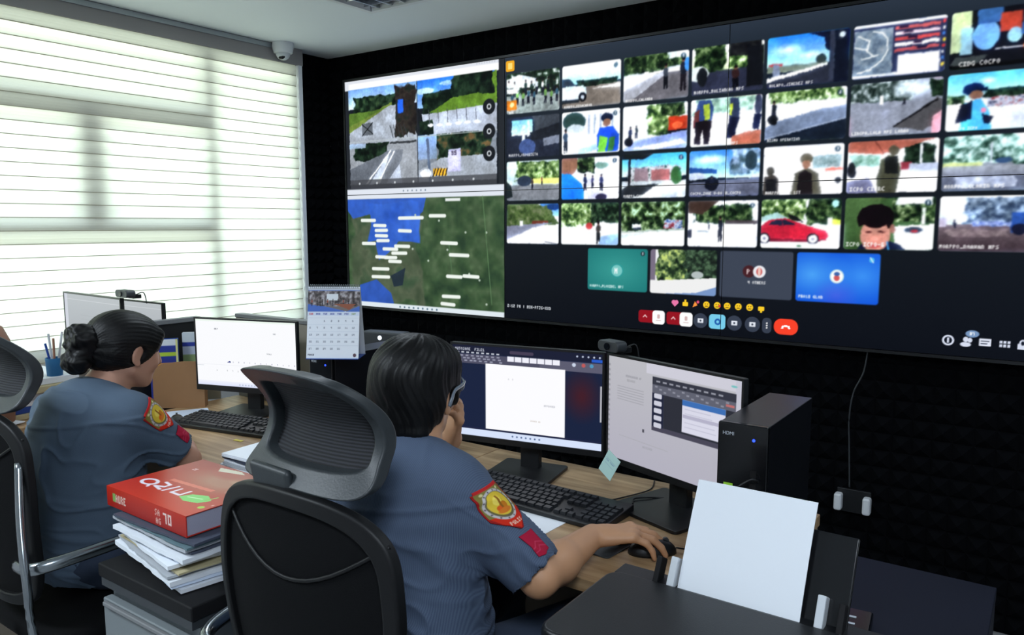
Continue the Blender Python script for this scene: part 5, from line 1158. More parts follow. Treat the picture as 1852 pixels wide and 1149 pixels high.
for s in (-1, 1): obj('paper_guide', box(bmesh.new(), *(sorted((s * .115, s * .128))), -.022, .006, .0, .05, LT), 'offwhite', t, bevel=.002)
for s in (-1, 1): obj('tray_arm', box(bmesh.new(), *(sorted((s * .146, s * .156))), -.016, .012, -.005, .045, LT), 'blackm', t, bevel=.002)
obj('control_panel', box(bmesh.new(), .12, .215, -d - .001, -d + .09, h + .0005, h + .012, None), 'blackg', t, bevel=.004)
for k in range(3): obj('button', bx(.135 + k * .022, .149 + k * .022, -d + .03, -d + .038, h + .0122, h + .0135), 'logo', t)
text_obj('model_mark', 'IX', .026, 'blackm', t, (-.005, -d + .03, h + .0005), (0, 0, 0))
bm = bmesh.new()
for k in range(1, 9): pass
n = 10; pw_, pl_ = .203, .188
g = []
for j in range(n + 1):
    s = j / n; zc_ = s * pl_ * math.cos(math.radians(24)); yc_ = s * pl_ * math.sin(math.radians(24)) + .01 * s * s
    g.append([Vector((-.408 - .088 + pw_ * i / 6, 1.085 + d - .040 + yc_, .66 + h - .010 + zc_)) for i in range(7)])
V = [[bm.verts.new(p) for p in r] for r in g]
for j in range(n):
    for i in range(6): bm.faces.new((V[j][i], V[j][i + 1], V[j + 1][i + 1], V[j + 1][i]))
r = bmesh.ops.extrude_face_region(bm, geom=bm.faces[:])
for v in r['geom']:
    if isinstance(v, bmesh.types.BMVert): v.co.y += .003
tag(obj('printer_paper', bm, 'paper', smooth=30), 'stack of blank white paper standing in the printer tray', 'paper')

# low phone on the side table, power socket and cable on the dark wall
t = thing('desk_phone', 'small black handset with white marks on the navy side table', 'phone', (-.285, 1.50, .655), .1)
obj('phone_body', bx(-.045, .045, -.06, .06, 0, .02), 'blackg', t, bevel=.004)
for k in range(3): obj('button', bx(-.018, .018, -.04 + k * .028, -.034 + k * .028, .0205, .0215), 'logo', t)
t = thing('power_socket', 'black wall socket with two white adapters low on the dark wall', 'socket', (-.57, 3.05, .385))
obj('faceplate', bx(-.06, .06, -.012, .0, -.045, .045), 'blackp', t, bevel=.003)
for s in (-1, 1): obj('adapter', bx(s * .05 - .014, s * .05 + .014, -.05, -.0125, -.035, .03), 'white', t, bevel=.008)
tag(obj('wall_cable', tube(bmesh.new(), catmull([(-.55, 3.045, .97), (-.56, 3.04, .88), (-.59, 3.035, .80), (-.60, 3.035, .70), (-.595, 3.035, .6), (-.585, 3.03, .44)], 8), .003, 6), 'darkgrey', smooth=180), 'thin grey cable hanging down the dark wall to the socket', 'cable')

# ------------------------------------------------------------------ office chairs
def ring_frame(bm, outer, inner, thick, nrm):
    """solid frame between two matching closed loops"""
    n = len(outer); rows = []
    for o_, i_ in zip(outer, inner):
        rows.append([bm.verts.new(o_), bm.verts.new(i_), bm.verts.new(i_ + nrm * thick), bm.verts.new(o_ + nrm * thick)])
    for k in range(n):
        a, b = rows[k], rows[(k + 1) % n]
        for q in range(4): bm.faces.new((a[q], b[q], b[(q + 1) % 4], a[(q + 1) % 4]))

def loop_rows(prof, n=8): return catmull([Vector((x, 0, z)) for x, z in prof], n, closed=True)

def office_chair(x, y, rot, label, hz=0.0, chrome='chromeb'):
    t = thing('office_chair', label, 'chair', (x, y, 0), rot, 'black high-back office chairs')
    # five-star base
    b = obj('base_hub', cyl(bmesh.new(), (0, 0, .07), (0, 0, .12), .035), 'chairblack', t, smooth=40)
    for k in range(5):
        a = 2 * PI * k / 5 + .3; dx, dy = math.cos(a), math.sin(a)
        bm = bmesh.new(); tube(bm, [(dx * .03, dy * .03, .1), (dx * .16, dy * .16, .088), (dx * .29, dy * .29, .068)], [.02, .017, .013], 8); obj('base_arm', bm, 'chairblack', t, smooth=60)
        cyo = cyl(bmesh.new(), (dx * .29 - dy * .02, dy * .29 + dx * .02, .0285), (dx * .29 + dy * .02, dy * .29 - dx * .02, .0285), .028); obj('caster', cyo, 'chairblack', t, smooth=40)
    obj('gas_column', cyl(bmesh.new(), (0, 0, .12), (0, 0, .40), .024), 'chrome', t, smooth=40)
    # seat
    bm = bmesh.new(); prism(bm, rrect(-.235, .235, -.22, .235, .07, 7), .405, .47)
    obj('seat', bm, 'seatfabric', t, bevel=.025, seg=4)
    obj('seat_plate', bx(-.11, .11, -.14, .1, .385, .404), 'chairblack', t)
    # back support bar
    obj('spine_bar', tube(bmesh.new(), catmull([(0, -.12, .395), (0, -.23, .40), (0, -.30, .47), (0, -.29, .545)], 6), [.026] * 19, 10, flat=.6), 'chairgrey', t, smooth=180)
    # backrest frame: wide at the top, narrower below, wrapping forward at the sides
    def sh(v, zc=.79, wrap=.42):
        xx, zz_ = v.x, v.z; return Vector((xx, -.235 + wrap * xx * xx * 2.0 - .04 * math.sin((zz_ - .55) * 5.2) , zz_))
    # the lower yoke joins the backrest to the seat
    O = [(-.205, .955), (-.10, 1.0), (.10, 1.0), (.205, .955), (.232, .86), (.225, .74), (.20, .62), (.14, .545), (0, .525), (-.14, .545), (-.20, .62), (-.225, .74), (-.232, .86)]
    O = [(x * .93, z) for x, z in O]
    I = [(x * .875 if abs(x) > .02 else x, .775 + (z - .775) * .885) for x, z in O]
    Ov = [sh(p) for p in loop_rows(O)]; Iv = [sh(p) for p in loop_rows(I)]
    bm = bmesh.new(); ring_frame(bm, Ov, Iv, .022, Vector((0, -1, 0)))
    obj('back_frame', bm, 'chairgrey' if False else 'chairblack', t, smooth=50, bevel=.006)
    bm = bmesh.new(); cen = [Vector((0, 0, z)) for z in (0,)]
    L = loop_rows(I); ringsm = []
    for f in (1.03, .8, .6, .4, .2): ringsm.append([bm.verts.new(sh(Vector((p.x * f, 0, .775 + (p.z - .775) * f))) + Vector((0, -.010, 0))) for p in L])
    ctr = bm.verts.new(sh(Vector((0, 0, .775))) + Vector((0, -.010, 0)))
    for A, B in zip(ringsm, ringsm[1:]):
        for k in range(len(A)): bm.faces.new((A[k], A[(k + 1) % len(A)], B[(k + 1) % len(A)], B[k]))
    for k in range(len(ringsm[-1])): bm.faces.new((ringsm[-1][k], ringsm[-1][(k + 1) % len(L)], ctr))
    obj('back_mesh', bm, 'seatfabric', t, smooth=180)
    # curved lumbar rail
    obj('lumbar_rail', tube(bmesh.new(), [sh(Vector((-.195 + .39 * k / 16, 0, .95 - .085 * math.sin(PI * k / 16)))) + Vector((0, -.012, 0)) for k in range(17)], .0035, 8), 'chairblack', t, smooth=180)
    # headrest: a thick frame with mesh, sides pulled forward, top and bottom flared back
    z0 = 1.0 + hz
    def hs(v):
        u = (v.z - z0) / .185; s = max(0, min(1, u))
        mid = math.sin(PI * min(1, max(0, u * .95 + .02)))
        return Vector((v.x, -.262 + .052 * mid * 0.9 + 1.3 * v.x * v.x * (.35 + .9 * mid) - .028 * s * s, v.z))
    HO = [(-.150, z0 + .002), (0, z0 - .004), (.150, z0 + .002), (.158, z0 + .05), (.150, z0 + .115), (.128, z0 + .165), (.09, z0 + .186), (0, z0 + .192), (-.09, z0 + .186), (-.128, z0 + .165), (-.150, z0 + .115), (-.158, z0 + .05)]
    HI = [(-.118, z0 + .034), (0, z0 + .028), (.118, z0 + .034), (.133, z0 + .065), (.126, z0 + .112), (.108, z0 + .145), (.078, z0 + .162), (0, z0 + .166), (-.078, z0 + .162), (-.108, z0 + .145), (-.126, z0 + .112), (-.133, z0 + .065)]
    HO, HI = [(x * .90, z) for x, z in HO], [(x * .90, z) for x, z in HI]
    HOv = [hs(p) for p in loop_rows(HO)]; HIv = [hs(p) for p in loop_rows(HI)]
    bm = bmesh.new(); ring_frame(bm, [p + Vector((0, -.012, 0)) for p in HOv], [p + Vector((0, -.006, 0)) for p in HIv], .03, Vector((0, 1, 0)))
    hr = obj('headrest', bm, 'chairgrey', t, smooth=50, bevel=.005)
    bm = bmesh.new(); L = loop_rows(HI); rs = []
    for f in (1.04, .82, .6, .4, .2): rs.append([bm.verts.new(hs(Vector((p.x * f, 0, z0 + .095 + (p.z - z0 - .095) * f))) + Vector((0, .016, 0))) for p in L])
    ctr = bm.verts.new(hs(Vector((0, 0, z0 + .095))) + Vector((0, .016, 0)))
    for A, B in zip(rs, rs[1:]):
        for k in range(len(A)): bm.faces.new((A[k], A[(k + 1) % len(A)], B[(k + 1) % len(A)], B[k]))
    for k in range(len(rs[-1])): bm.faces.new((rs[-1][k], rs[-1][(k + 1) % len(L)], ctr))
    obj('headrest_mesh', bm, 'mesh', hr, smooth=180)
    obj('headrest_bracket', prism(bmesh.new(), [(-.09, z0 - .016), (.0, z0 - .016), (-.005, z0 + .024), (-.105, z0 + .028)], .258, .2745, RX), 'chairgrey', t, bevel=.008)
    # chrome loop arms
    for s in (-1, 1):
        P = [(s * .17, -.27, .66), (s * .255, -.27, .675), (s * .285, -.16, .685), (s * .29, .06, .69), (s * .285, .14, .67), (s * .275, .15, .54), (s * .26, .10, .43), (s * .22, .03, .395)]
        ar = obj('armrest', tube(bmesh.new(), catmull(P, 7), .012, 10, flat=1.25), chrome, t, smooth=180)
        ar['label'] = 'chrome loop armrest'
        obj('arm_pad', tube(bmesh.new(), [(s * .286, -.08, .705), (s * .292, -.0, .71), (s * .290, .08, .706)], .016, 10, flat=.45), 'chairblack', ar, smooth=180)
    return t
office_chair(-.968, 1.035, 0, 'black high-back office chair with a mesh headrest, pushed behind the man', hz=.008)
lc = office_chair(-2.03, .985, 0, 'black high-back office chair at the far left behind the woman', hz=-.0)
obj('arm_strut', tube(bmesh.new(), catmull([(.195, -.262, .90), (.24, -.285, .78), (.285, -.30, .66), (.29, -.29, .52), (.25, -.20, .41), (.10, -.1, .395)], 6), .009, 8), 'chromeb', lc, smooth=180)

# ------------------------------------------------------------------ organic shapes: smooth unions of tapered capsules and ellipsoids, meshed with surface nets
class Field:
    def __init__(s, lo, hi, res):
        s.lo = np.array(lo, float); s.res = res; s.n = np.ceil((np.array(hi) - s.lo) / res).astype(int) + 1
        s.F = np.full(s.n, .2, np.float32); s.tag_ = None
    def _sub(s, lo, hi):
        a = np.maximum(np.floor((np.array(lo) - s.lo) / s.res).astype(int), 0); b = np.minimum(np.ceil((np.array(hi) - s.lo) / s.res).astype(int) + 1, s.n)
        if np.any(b <= a): return None
        ax = [s.lo[i] + s.res * np.arange(a[i], b[i]) for i in range(3)]
        return tuple(slice(a[i], b[i]) for i in range(3)), np.meshgrid(*ax, indexing='ij', sparse=True)
    def _mix(s, sl, d, k, op):
        F = s.F[sl]
        if op == 'add':
            h = np.maximum(k - np.abs(F - d), 0) / k if k else 0
            s.F[sl] = np.minimum(F, d) - h * h * k * .25
        else:
            d = -d; h = np.maximum(k - np.abs(F - d), 0) / k if k else 0
            s.F[sl] = np.maximum(F, d) + h * h * k * .25
    def cap(s, a, b, ra, rb, k=.02, op='add', flat=None):
        a, b = np.array(a, float), np.array(b, float); m = max(ra, rb) * (1.0 if flat is None else max(1, 1 / flat[1])) + k + 2 * s.res
        w = s._sub(np.minimum(a, b) - m, np.maximum(a, b) + m)
        if not w: return
        sl, (X, Y, Z) = w; d = b - a; L = max(d @ d, 1e-12)
        px, py, pz = X - a[0], Y - a[1], Z - a[2]
        t = np.clip((px * d[0] + py * d[1] + pz * d[2]) / L, 0, 1)
        qx, qy, qz = px - t * d[0], py - t * d[1], pz - t * d[2]
        if flat is not None:      # squash along a direction
            f = np.array(flat[0], float); f /= np.linalg.norm(f); c = qx * f[0] + qy * f[1] + qz * f[2]; e = (1 / flat[1] - 1)
            qx, qy, qz = qx + c * f[0] * e, qy + c * f[1] * e, qz + c * f[2] * e
        s._mix(sl, (np.sqrt(qx * qx + qy * qy + qz * qz) - (ra + t * (rb - ra))).astype(np.float32), k, op)
    def ell(s, c, r, R=None, k=.02, op='add'):
        c = np.array(c, float); r = np.array(r, float); m = r.max() + k + 2 * s.res
        w = s._sub(c - m, c + m)
        if not w: return
        sl, (X, Y, Z) = w; p = [X - c[0], Y - c[1], Z - c[2]]
        R = np.eye(3) if R is None else np.array(R)[:3, :3]
        q = [sum(R[j, i] * p[j] for j in range(3)) for i in range(3)]      # local = R^T p
        k0 = np.sqrt(sum((q[i] / r[i]) ** 2 for i in range(3))); k1 = np.sqrt(sum((q[i] / r[i] ** 2) ** 2 for i in range(3)))
        s._mix(sl, (k0 * (k0 - 1) / np.maximum(k1, 1e-6)).astype(np.float32), k, op)
    def below(s, p, nrm, k=.004):      # cut away the side the normal points to
        nrm = np.array(nrm, float); nrm /= np.linalg.norm(nrm); p = np.array(p, float)
        sl, (X, Y, Z) = s._sub(s.lo, s.lo + s.res * s.n)
        s._mix(sl, (-((X - p[0]) * nrm[0] + (Y - p[1]) * nrm[1] + (Z - p[2]) * nrm[2])).astype(np.float32), k, 'sub')
    def mesh(s, name):
        F = s.F; ins = F < 0; nx, ny, nz = F.shape
        c = np.zeros((nx - 1, ny - 1, nz - 1), np.int8)
        for i in (0, 1):
            for j in (0, 1):
                for k in (0, 1): c += ins[i:nx - 1 + i, j:ny - 1 + j, k:nz - 1 + k]
        act = (c > 0) & (c < 8); I = np.argwhere(act); idx = np.full(act.shape, -1, np.int64); idx[act] = np.arange(len(I))
        acc = np.zeros((len(I), 3)); cnt = np.zeros(len(I)); a0, a1, a2 = I.T
        for ax in range(3):
            o1, o2 = [q for q in range(3) if q != ax]
            for u in (0, 1):
                for v in (0, 1):
                    p = I.copy(); p[:, o1] += u; p[:, o2] += v; q = p.copy(); q[:, ax] += 1
                    fa = F[p[:, 0], p[:, 1], p[:, 2]]; fb = F[q[:, 0], q[:, 1], q[:, 2]]; m = (fa < 0) != (fb < 0)
                    t = fa[m] / (fa[m] - fb[m]); loc = p[m].astype(float); loc[:, ax] += t; acc[m] += loc; cnt[m] += 1
        co = s.lo + s.res * acc / cnt[:, None]; Q = []
        for ax in range(3):
            o1, o2 = (ax + 1) % 3, (ax + 2) % 3
            A = np.take(ins, np.arange(F.shape[ax] - 1), ax); B = np.take(ins, np.arange(1, F.shape[ax]), ax)
            P = np.argwhere(A != B); P = P[(P[:, o1] > 0) & (P[:, o2] > 0) & (P[:, o1] < F.shape[o1] - 1) & (P[:, o2] < F.shape[o2] - 1)]
            def cell(d1, d2):
                c_ = P.copy(); c_[:, o1] -= d1; c_[:, o2] -= d2; return idx[c_[:, 0], c_[:, 1], c_[:, 2]]
            q = np.stack([cell(1, 1), cell(0, 1), cell(0, 0), cell(1, 0)], 1); fl = ~ins[P[:, 0], P[:, 1], P[:, 2]]; q[fl] = q[fl][:, ::-1]; Q.append(q)
        Q = np.concatenate(Q); Q = Q[(Q >= 0).all(1)]
        # two light smoothing passes along mesh edges
        for _ in range(2):
            sm = np.zeros_like(co); n_ = np.zeros(len(co))
            for e0, e1 in ((0, 1), (1, 2), (2, 3), (3, 0)):
                for x, y in ((e0, e1), (e1, e0)): np.add.at(sm, Q[:, x], co[Q[:, y]]); np.add.at(n_, Q[:, x], 1)
            co = co * .5 + .5 * sm / np.maximum(n_, 1)[:, None]
        me = bpy.data.meshes.new(name); me.vertices.add(len(co)); me.vertices.foreach_set('co', co.astype(np.float32).ravel())
        me.loops.add(Q.size); me.loops.foreach_set('vertex_index', Q.ravel().astype(np.int32)); me.polygons.add(len(Q))
        me.polygons.foreach_set('loop_start', (np.arange(len(Q)) * 4).astype(np.int32)); me.update(calc_edges=True); me.shade_smooth()
        return me

def displace(me, fn):
    n = len(me.vertices); co = np.empty(n * 3, np.float32); me.vertices.foreach_get('co', co); co = co.reshape(-1, 3)
    no = np.empty(n * 3, np.float32); me.vertex_normals.foreach_get('vector', no); no = no.reshape(-1, 3)
    me.vertices.foreach_set('co', (co + no * fn(co.astype(float), no)[:, None]).astype(np.float32).ravel()); me.update()

def V3(*a): return np.array(a, float)
def nz_(v): return v / np.linalg.norm(v)

def add_hand(f, wrist, xd, up, side, curl, spread=.10, thumb=.5, s=1.0, k=.008):
    """wrist joint, direction to the fingers, back-of-hand normal; side +1 puts the thumb at xd x up... curl per finger in radians"""
    x = nz_(np.array(xd, float)); z = np.array(up, float); z = nz_(z - (z @ x) * x); y = np.cross(z, x) * side
    P = lambda a, b, c: np.array(wrist) + (x * a + y * b + z * c) * s
    kn = [(.088, .027), (.092, .008), (.087, -.012), (.078, -.029)]; ln = [(.040, .025, .020), (.044, .028, .021), (.040, .026, .020), (.031, .019, .018)]
    f.cap(P(-.01, 0, 0), P(.03, 0, 0), .027 * s, .030 * s, k, flat=(z, .66))
    for (a, b) in kn: f.cap(P(.015, b * .55, 0), P(a, b, .002), .0155 * s, .0125 * s, .014 * s, flat=(z, .8))
    f.cap(P(.02, .022, -.006), P(.05, .032, -.012), .017 * s, .014 * s, .012 * s)
    for i, ((a, b), L) in enumerate(zip(kn, ln)):
        p = P(a, b, .002); ang = 0; cu = curl[i] if isinstance(curl, (list, tuple)) else curl; sp = (b / .03) * spread
        r = [.0098, .0088, .0078, .0066] if i < 3 else [.0086, .0076, .0068, .0058]
        f.ell(p + z * .003 * s, V3(.0105, .0105, .0095) * s, None, .006)
        for j in range(3):
            ang += cu * (.8, 1.1, .7)[j]; d = x * math.cos(ang) * math.cos(sp) + y * math.sin(sp) * math.cos(ang) - z * math.sin(ang)
            q = p + d * L[j] * s; f.cap(p, q, r[j] * s, r[j + 1] * s, .003); p = q
    p = P(.024, .026, -.010); d0 = nz_(x * .72 + y * (.75 - .2 * thumb) - z * (.25 + .5 * thumb))
    q = p + d0 * .036 * s; f.cap(p, q, .0145 * s, .0115 * s, .008); d1 = nz_(x * .92 + y * (.35 - .5 * thumb) - z * .3 * (1 + thumb)); r_ = q + d1 * .031 * s
    f.cap(q, r_, .0110 * s, .0095 * s, .003); f.cap(r_, r_ + nz_(d1 + x * .2) * .024 * s, .0095 * s, .0072 * s, .003)

def head_frame(yaw, pitch, roll=0.0):
    """columns: right, forward, up"""
    return np.array((Matrix.Rotation(yaw, 3, 'Z') @ Matrix.Rotation(pitch, 3, 'X') @ Matrix.Rotation(roll, 3, 'Y')))

def add_head(f, c, R, s=1.0):
    P = lambda r, fw, u: np.array(c) + R @ (V3(r, fw, u) * s)
    E = lambda r, fw, u, a, b, d, k=.02, op='add', RR=None: f.ell(P(r, fw, u), V3(a, b, d) * s, R if RR is None else R @ RR, k * s, op)
    E(0, -.012, .035, .073, .092, .082); E(0, .03, .012, .066, .066, .075, .02); E(0, .040, -.035, .056, .052, .062, .025); E(0, .062, -.072, .030, .030, .024, .025)
    for q in (-1, 1):
        f.cap(P(q * .052, .0, -.05), P(q * .022, .066, -.082), .018 * s, .014 * s, .02 * s)                   # jaw line
        E(q * .034, .070, -.022, .020, .018, .018, .02); E(q * .031, .084, .018, .017, .012, .010, .008, 'sub')    # cheek, eye socket
        f.cap(P(q * .012, .091, .034), P(q * .045, .078, .034), .0065 * s, .006 * s, .010 * s)                   # brow
        E(q * .009, .100, -.026, .0075, .008, .006, .006)                                                       # nostril wing
        # ear: rim, lobe, hollow
        RE = np.array(Matrix.Rotation(q * .35, 3, 'Z') @ Matrix.Rotation(-.2, 3, 'X'))
        E(q * .077, -.006, -.004, .007, .019, .030, .006, 'add', RE); E(q * .079, -.001, -.030, .006, .010, .010, .006); E(q * .085, .000, .0, .006, .011, .018, .003, 'sub', RE)
    f.cap(P(0, .092, .026), P(0, .112, -.018), .008 * s, .0115 * s, .010 * s); E(0, .112, -.022, .010, .010, .008, .006)
    f.cap(P(-.018, .088, -.048), P(.018, .088, -.048), .0075 * s, .0075 * s, .006 * s); f.cap(P(-.014, .087, -.058), P(.014, .087, -.058), .0075 * s, .0075 * s, .005 * s)
    f.cap(P(-.022, .098, -.053), P(.022, .098, -.053), .0018 * s, .0018 * s, .003 * s, 'sub')
    return P

def shoe(name, toe_from, x, y, ang, parent):
    f = Field((x - .16, y - .2, -.005), (x + .16, y + .24, .14), .005); d = V3(math.sin(ang), math.cos(ang), 0); a = V3(x, y, .045)
    f.cap(a, a + d * .13 + V3(0, 0, -.008), .042, .034, .02); f.cap(a + d * .13 + V3(0, 0, -.008), a + d * .19 + V3(0, 0, -.012), .036, .030, .02); f.cap(a - d * .02, a - d * .02 + V3(0, 0, .05), .038, .036, .02)
    f.below((x, y, .002), (0, 0, -1)); f.below((x, y, .11), (0, 0, 1))
    return link('shoe', f.mesh('shoe'), 'shoe', parent)

def folds(amp, seed, fx=1.0):
    """cloth creases: ridged noise, stretched sideways so the creases run across the body"""
    o_ = Vector((seed * 3.1, seed * 1.7, seed * .9))
    def fn(co, no):
        out_ = np.empty(len(co))
        for i, p in enumerate(co.tolist()):
            w = mnoise.noise(Vector((p[0] * 5, p[1] * 5, p[2] * 5)) + o_) * .9
            q = Vector((p[0] * 7 * fx + w, p[1] * 7 * fx, (p[2] + p[0] * .35) * 17 * fx + w * 1.5)) + o_
            n = 1 - min(1, abs(mnoise.noise(q)) * 3.2); m = mnoise.noise(q * .45) * .5 + .5; out_[i] = n * n * n * m * 1.6 - .25
        return amp * out_
    return fn

def hair_relief(c, R, amp, n1=90, seed=1, bun=None):
    rs = np.random.RandomState(seed); ph = rs.uniform(0, 6.28, 6)
    def fn(co, no):
        q = (co - c) @ R; a = np.arctan2(q[:, 0], q[:, 1]); r = np.hypot(q[:, 0], q[:, 1]); w = a + .25 * np.sin(q[:, 2] * 30 + ph[0]) 
        o = np.sin(w * n1 * .35 + ph[1] + 3 * np.sin(q[:, 2] * 18)) * .5 + np.sin(w * n1 * .8 + ph[2]) * .35 + np.sin(w * n1 * .13 + q[:, 2] * 25 + ph[3]) * .9
        return amp * o * np.clip(r / .04, 0, 1)
    return fn

# patch painting and draping onto a sleeve
def paint_shield(c, w, h):
    c.vp(0, 0, w, h); c.rect(0, 0, 1, 1, (150, 26, 26)); c.poly([(.06, .05), (.94, .05), (.95, .62), (.80, .78), (.5, .95), (.2, .78), (.05, .62)], (128, 120, 60)); c.poly([(.05, .62), (.95, .62), (.8, .80), (.5, .97), (.2, .80)], (206, 44, 24)); c.rect(.0, .0, 1, .07, (190, 40, 40))
    c.ell(.5, .42, .42, .33, (196, 190, 190)); c.ell(.5, .42, .36, .28, (104, 96, 66)); c.ell(.5, .40, .32, .25, (222, 190, 60)); c.ell(.45, .34, .12, .09, (240, 216, 96)); c.ell(.56, .46, .12, .08, (200, 120, 30)); c.ell(.42, .5, .1, .06, (220, 96, 30)); c.rect(.47, .24, .53, .5, (150, 96, 30)); c.ell(.5, .56, .2, .05, (214, 120, 40))
    for k in range(14):
        a = 2 * PI * k / 14; c.ell(.5 + .39 * math.cos(a), .42 + .305 * math.sin(a), .02, .016, (90, 80, 90))
    c.ell(.22, .12, .05, .03, (214, 206, 150)); c.ell(.78, .12, .05, .03, (214, 206, 150)); c.text(.32, .80, .07, 'PULIS', (240, 220, 200))
def paint_rank(c, w, h):
    c.vp(0, 0, w, h); c.rect(0, 0, 1, 1, (154, 22, 52)); c.rect(.06, .05, .94, .95, (170, 24, 56)); c.line(.05, .62, .5, .45, .05, (196, 60, 90)); c.line(.95, .62, .5, .45, .05, (196, 60, 90)); c.line(.05, .8, .5, .63, .05, (196, 60, 90)); c.line(.95, .8, .5, .63, .05, (196, 60, 90))
def drape(name, canvas, w, h, target, origin, right, down, out, parent, shield=False, off=.0025):
    """project a painted rectangle onto the sleeve along -out"""
    bvh = BVHTree.FromPolygons([v.co for v in target.data.vertices], [p.vertices for p in target.data.polygons])
    me = canvas.mesh(name, w, h, Matrix()); r, d, o = Vector(right).normalized(), Vector(down).normalized(), Vector(out).normalized()
    n = len(me.vertices); co = np.empty(n * 3, np.float32); me.vertices.foreach_get('co', co); co = co.reshape(-1, 3); keep = np.ones(n, bool)
    for i in range(n):
        u, v = co[i][0] / w, -co[i][1] / h
        if shield and (v > .70 and abs(u - .5) > .5 - (v - .70) * 1.5): keep[i] = False
        if shield and (v < .05 and abs(u - .5) > .44): keep[i] = False
        p = Vector(origin) + r * ((u - .5) * w) + d * ((v - .5) * h); hit = bvh.ray_cast(p + o * .12, -o)
        if hit[0] is None: keep[i] = False; co[i] = p
        else: co[i] = hit[0] + o * off
    me.vertices.foreach_set('co', co.ravel())
    bm = bmesh.new(); bm.from_mesh(me); bm.verts.ensure_lookup_table(); bmesh.ops.delete(bm, geom=[bm.verts[i] for i in range(n) if not keep[i]], context='VERTS'); bm.to_mesh(me); bm.free(); me.shade_smooth()
    o_ = link(name, me, 'patchpaint', parent); md = o_.modifiers.new('thickness', 'SOLIDIFY'); md.thickness = .0012; md.offset = 1
    return o_

# ================================================================== the man
HC = V3(-1.016, 1.112, 1.094); HR = head_frame(math.radians(12), math.radians(-5), math.radians(3))
man = thing('person', 'man with short black hair in a pinstriped blue uniform shirt, hand on the mouse', 'person', (-.96, 1.06, 0))
def child(me_o):      # geometry above is built in world space: counter the parent's own position
    me_o.matrix_parent_inverse = Matrix.Translation(-me_o.parent.location); return me_o
shR, elR, wrR = V3(-.865, 1.075, .925), V3(-.722, 1.108, .792), V3(-.742, 1.338, .786)
shL, elL, wrL = V3(-1.185, 1.085, .925), V3(-1.245, 1.300, .788), V3(-1.085, 1.300, .945)
neckb = V3(-1.008, 1.068, .965)
f = Field((-1.36, .82, .02), (-.54, 1.62, 1.24), .0036)
PH_ = add_head(f, HC, HR, .93)
f.cap(PH_(0, -.020, -.045), neckb, .054, .058, .02); f.cap(neckb, V3(-.995, 1.05, .80), .07, .12, .05)
f.cap(V3(-.99, 1.05, .84), V3(-.955, 1.04, .56), .125, .12, .04, flat=((0, 1, 0), .75)); f.cap(shL + V3(.03, 0, 0), shR - V3(.03, 0, 0), .052, .052, .04)
f.cap(shR, elR, .045, .034, .02); f.cap(elR, elR + (wrR - elR) * .35, .035, .038, .014); f.cap(elR + (wrR - elR) * .3, wrR, .038, .025, .014)
add_hand(f, wrR, (.74, .67, .03), (0, 0, 1), 1, [.46, .40, .42, .50], s=.98, thumb=.35, spread=.22)
f.cap(shL, elL, .047, .039, .02); f.cap(elL, elL + (wrL - elL) * .35, .041, .040, .012); f.cap(elL + (wrL - elL) * .3, wrL, .040, .026, .012)
add_hand(f, wrL, (.45, -.20, 1), (.6, .75, -.2), -1, [.75, .7, .75, .85], s=.92, thumb=.6)
for s_ in (-1, 1):      # legs
    hip = V3(-.955 + s_ * .09, 1.05, .545); kn = V3(-.955 + (.20 if s_ > 0 else -.12), 1.47, .53); an = V3(-.955 + s_ * .12, 1.50, .11)
    f.cap(hip, kn, .07, .05, .03); f.cap(kn, an, .048, .034, .02)
body = child(link('body', f.mesh('body'), 'skin', man))
# eyes
for s_ in (-1, 1):
    bm = bmesh.new(); bmesh.ops.create_uvsphere(bm, u_segments=16, v_segments=10, radius=.0118); o_ = child(obj('eye', bm, 'eye', man, smooth=180)); o_.location = PH_(s_ * .031, .073, .018) - 0
    bm = bmesh.new(); bmesh.ops.create_uvsphere(bm, u_segments=12, v_segments=8, radius=.0055); o2 = child(obj('iris', bm, 'lens', man, smooth=180)); o2.location = PH_(s_ * .031, .0815, .018)
# shirt
f = Field((-1.30, .86, .50), (-.62, 1.30, 1.06), .0040)
f.cap(neckb + V3(0, -.012, -.045), V3(-.995, 1.045, .86), .080, .150, .06, flat=((0, 1, 0), .75)); f.cap(V3(-1.0, 1.045, .87), V3(-.975, 1.035, .70), .165, .158, .05, flat=((0, 1, 0), .76)); f.cap(V3(-.975, 1.035, .70), V3(-.955, 1.03, .575), .160, .165, .05, flat=((0, 1, 0), .80))
f.cap(shL + V3(.045, -.01, .0), shR + V3(-.045, -.01, 0), .070, .070, .05)
f.cap(shR + V3(-.02, 0, -.0), shR + (elR - shR) * .85, .066, .057, .035); f.cap(shL + V3(.02, 0, 0), shL + (elL - shL) * .72, .066, .062, .035)
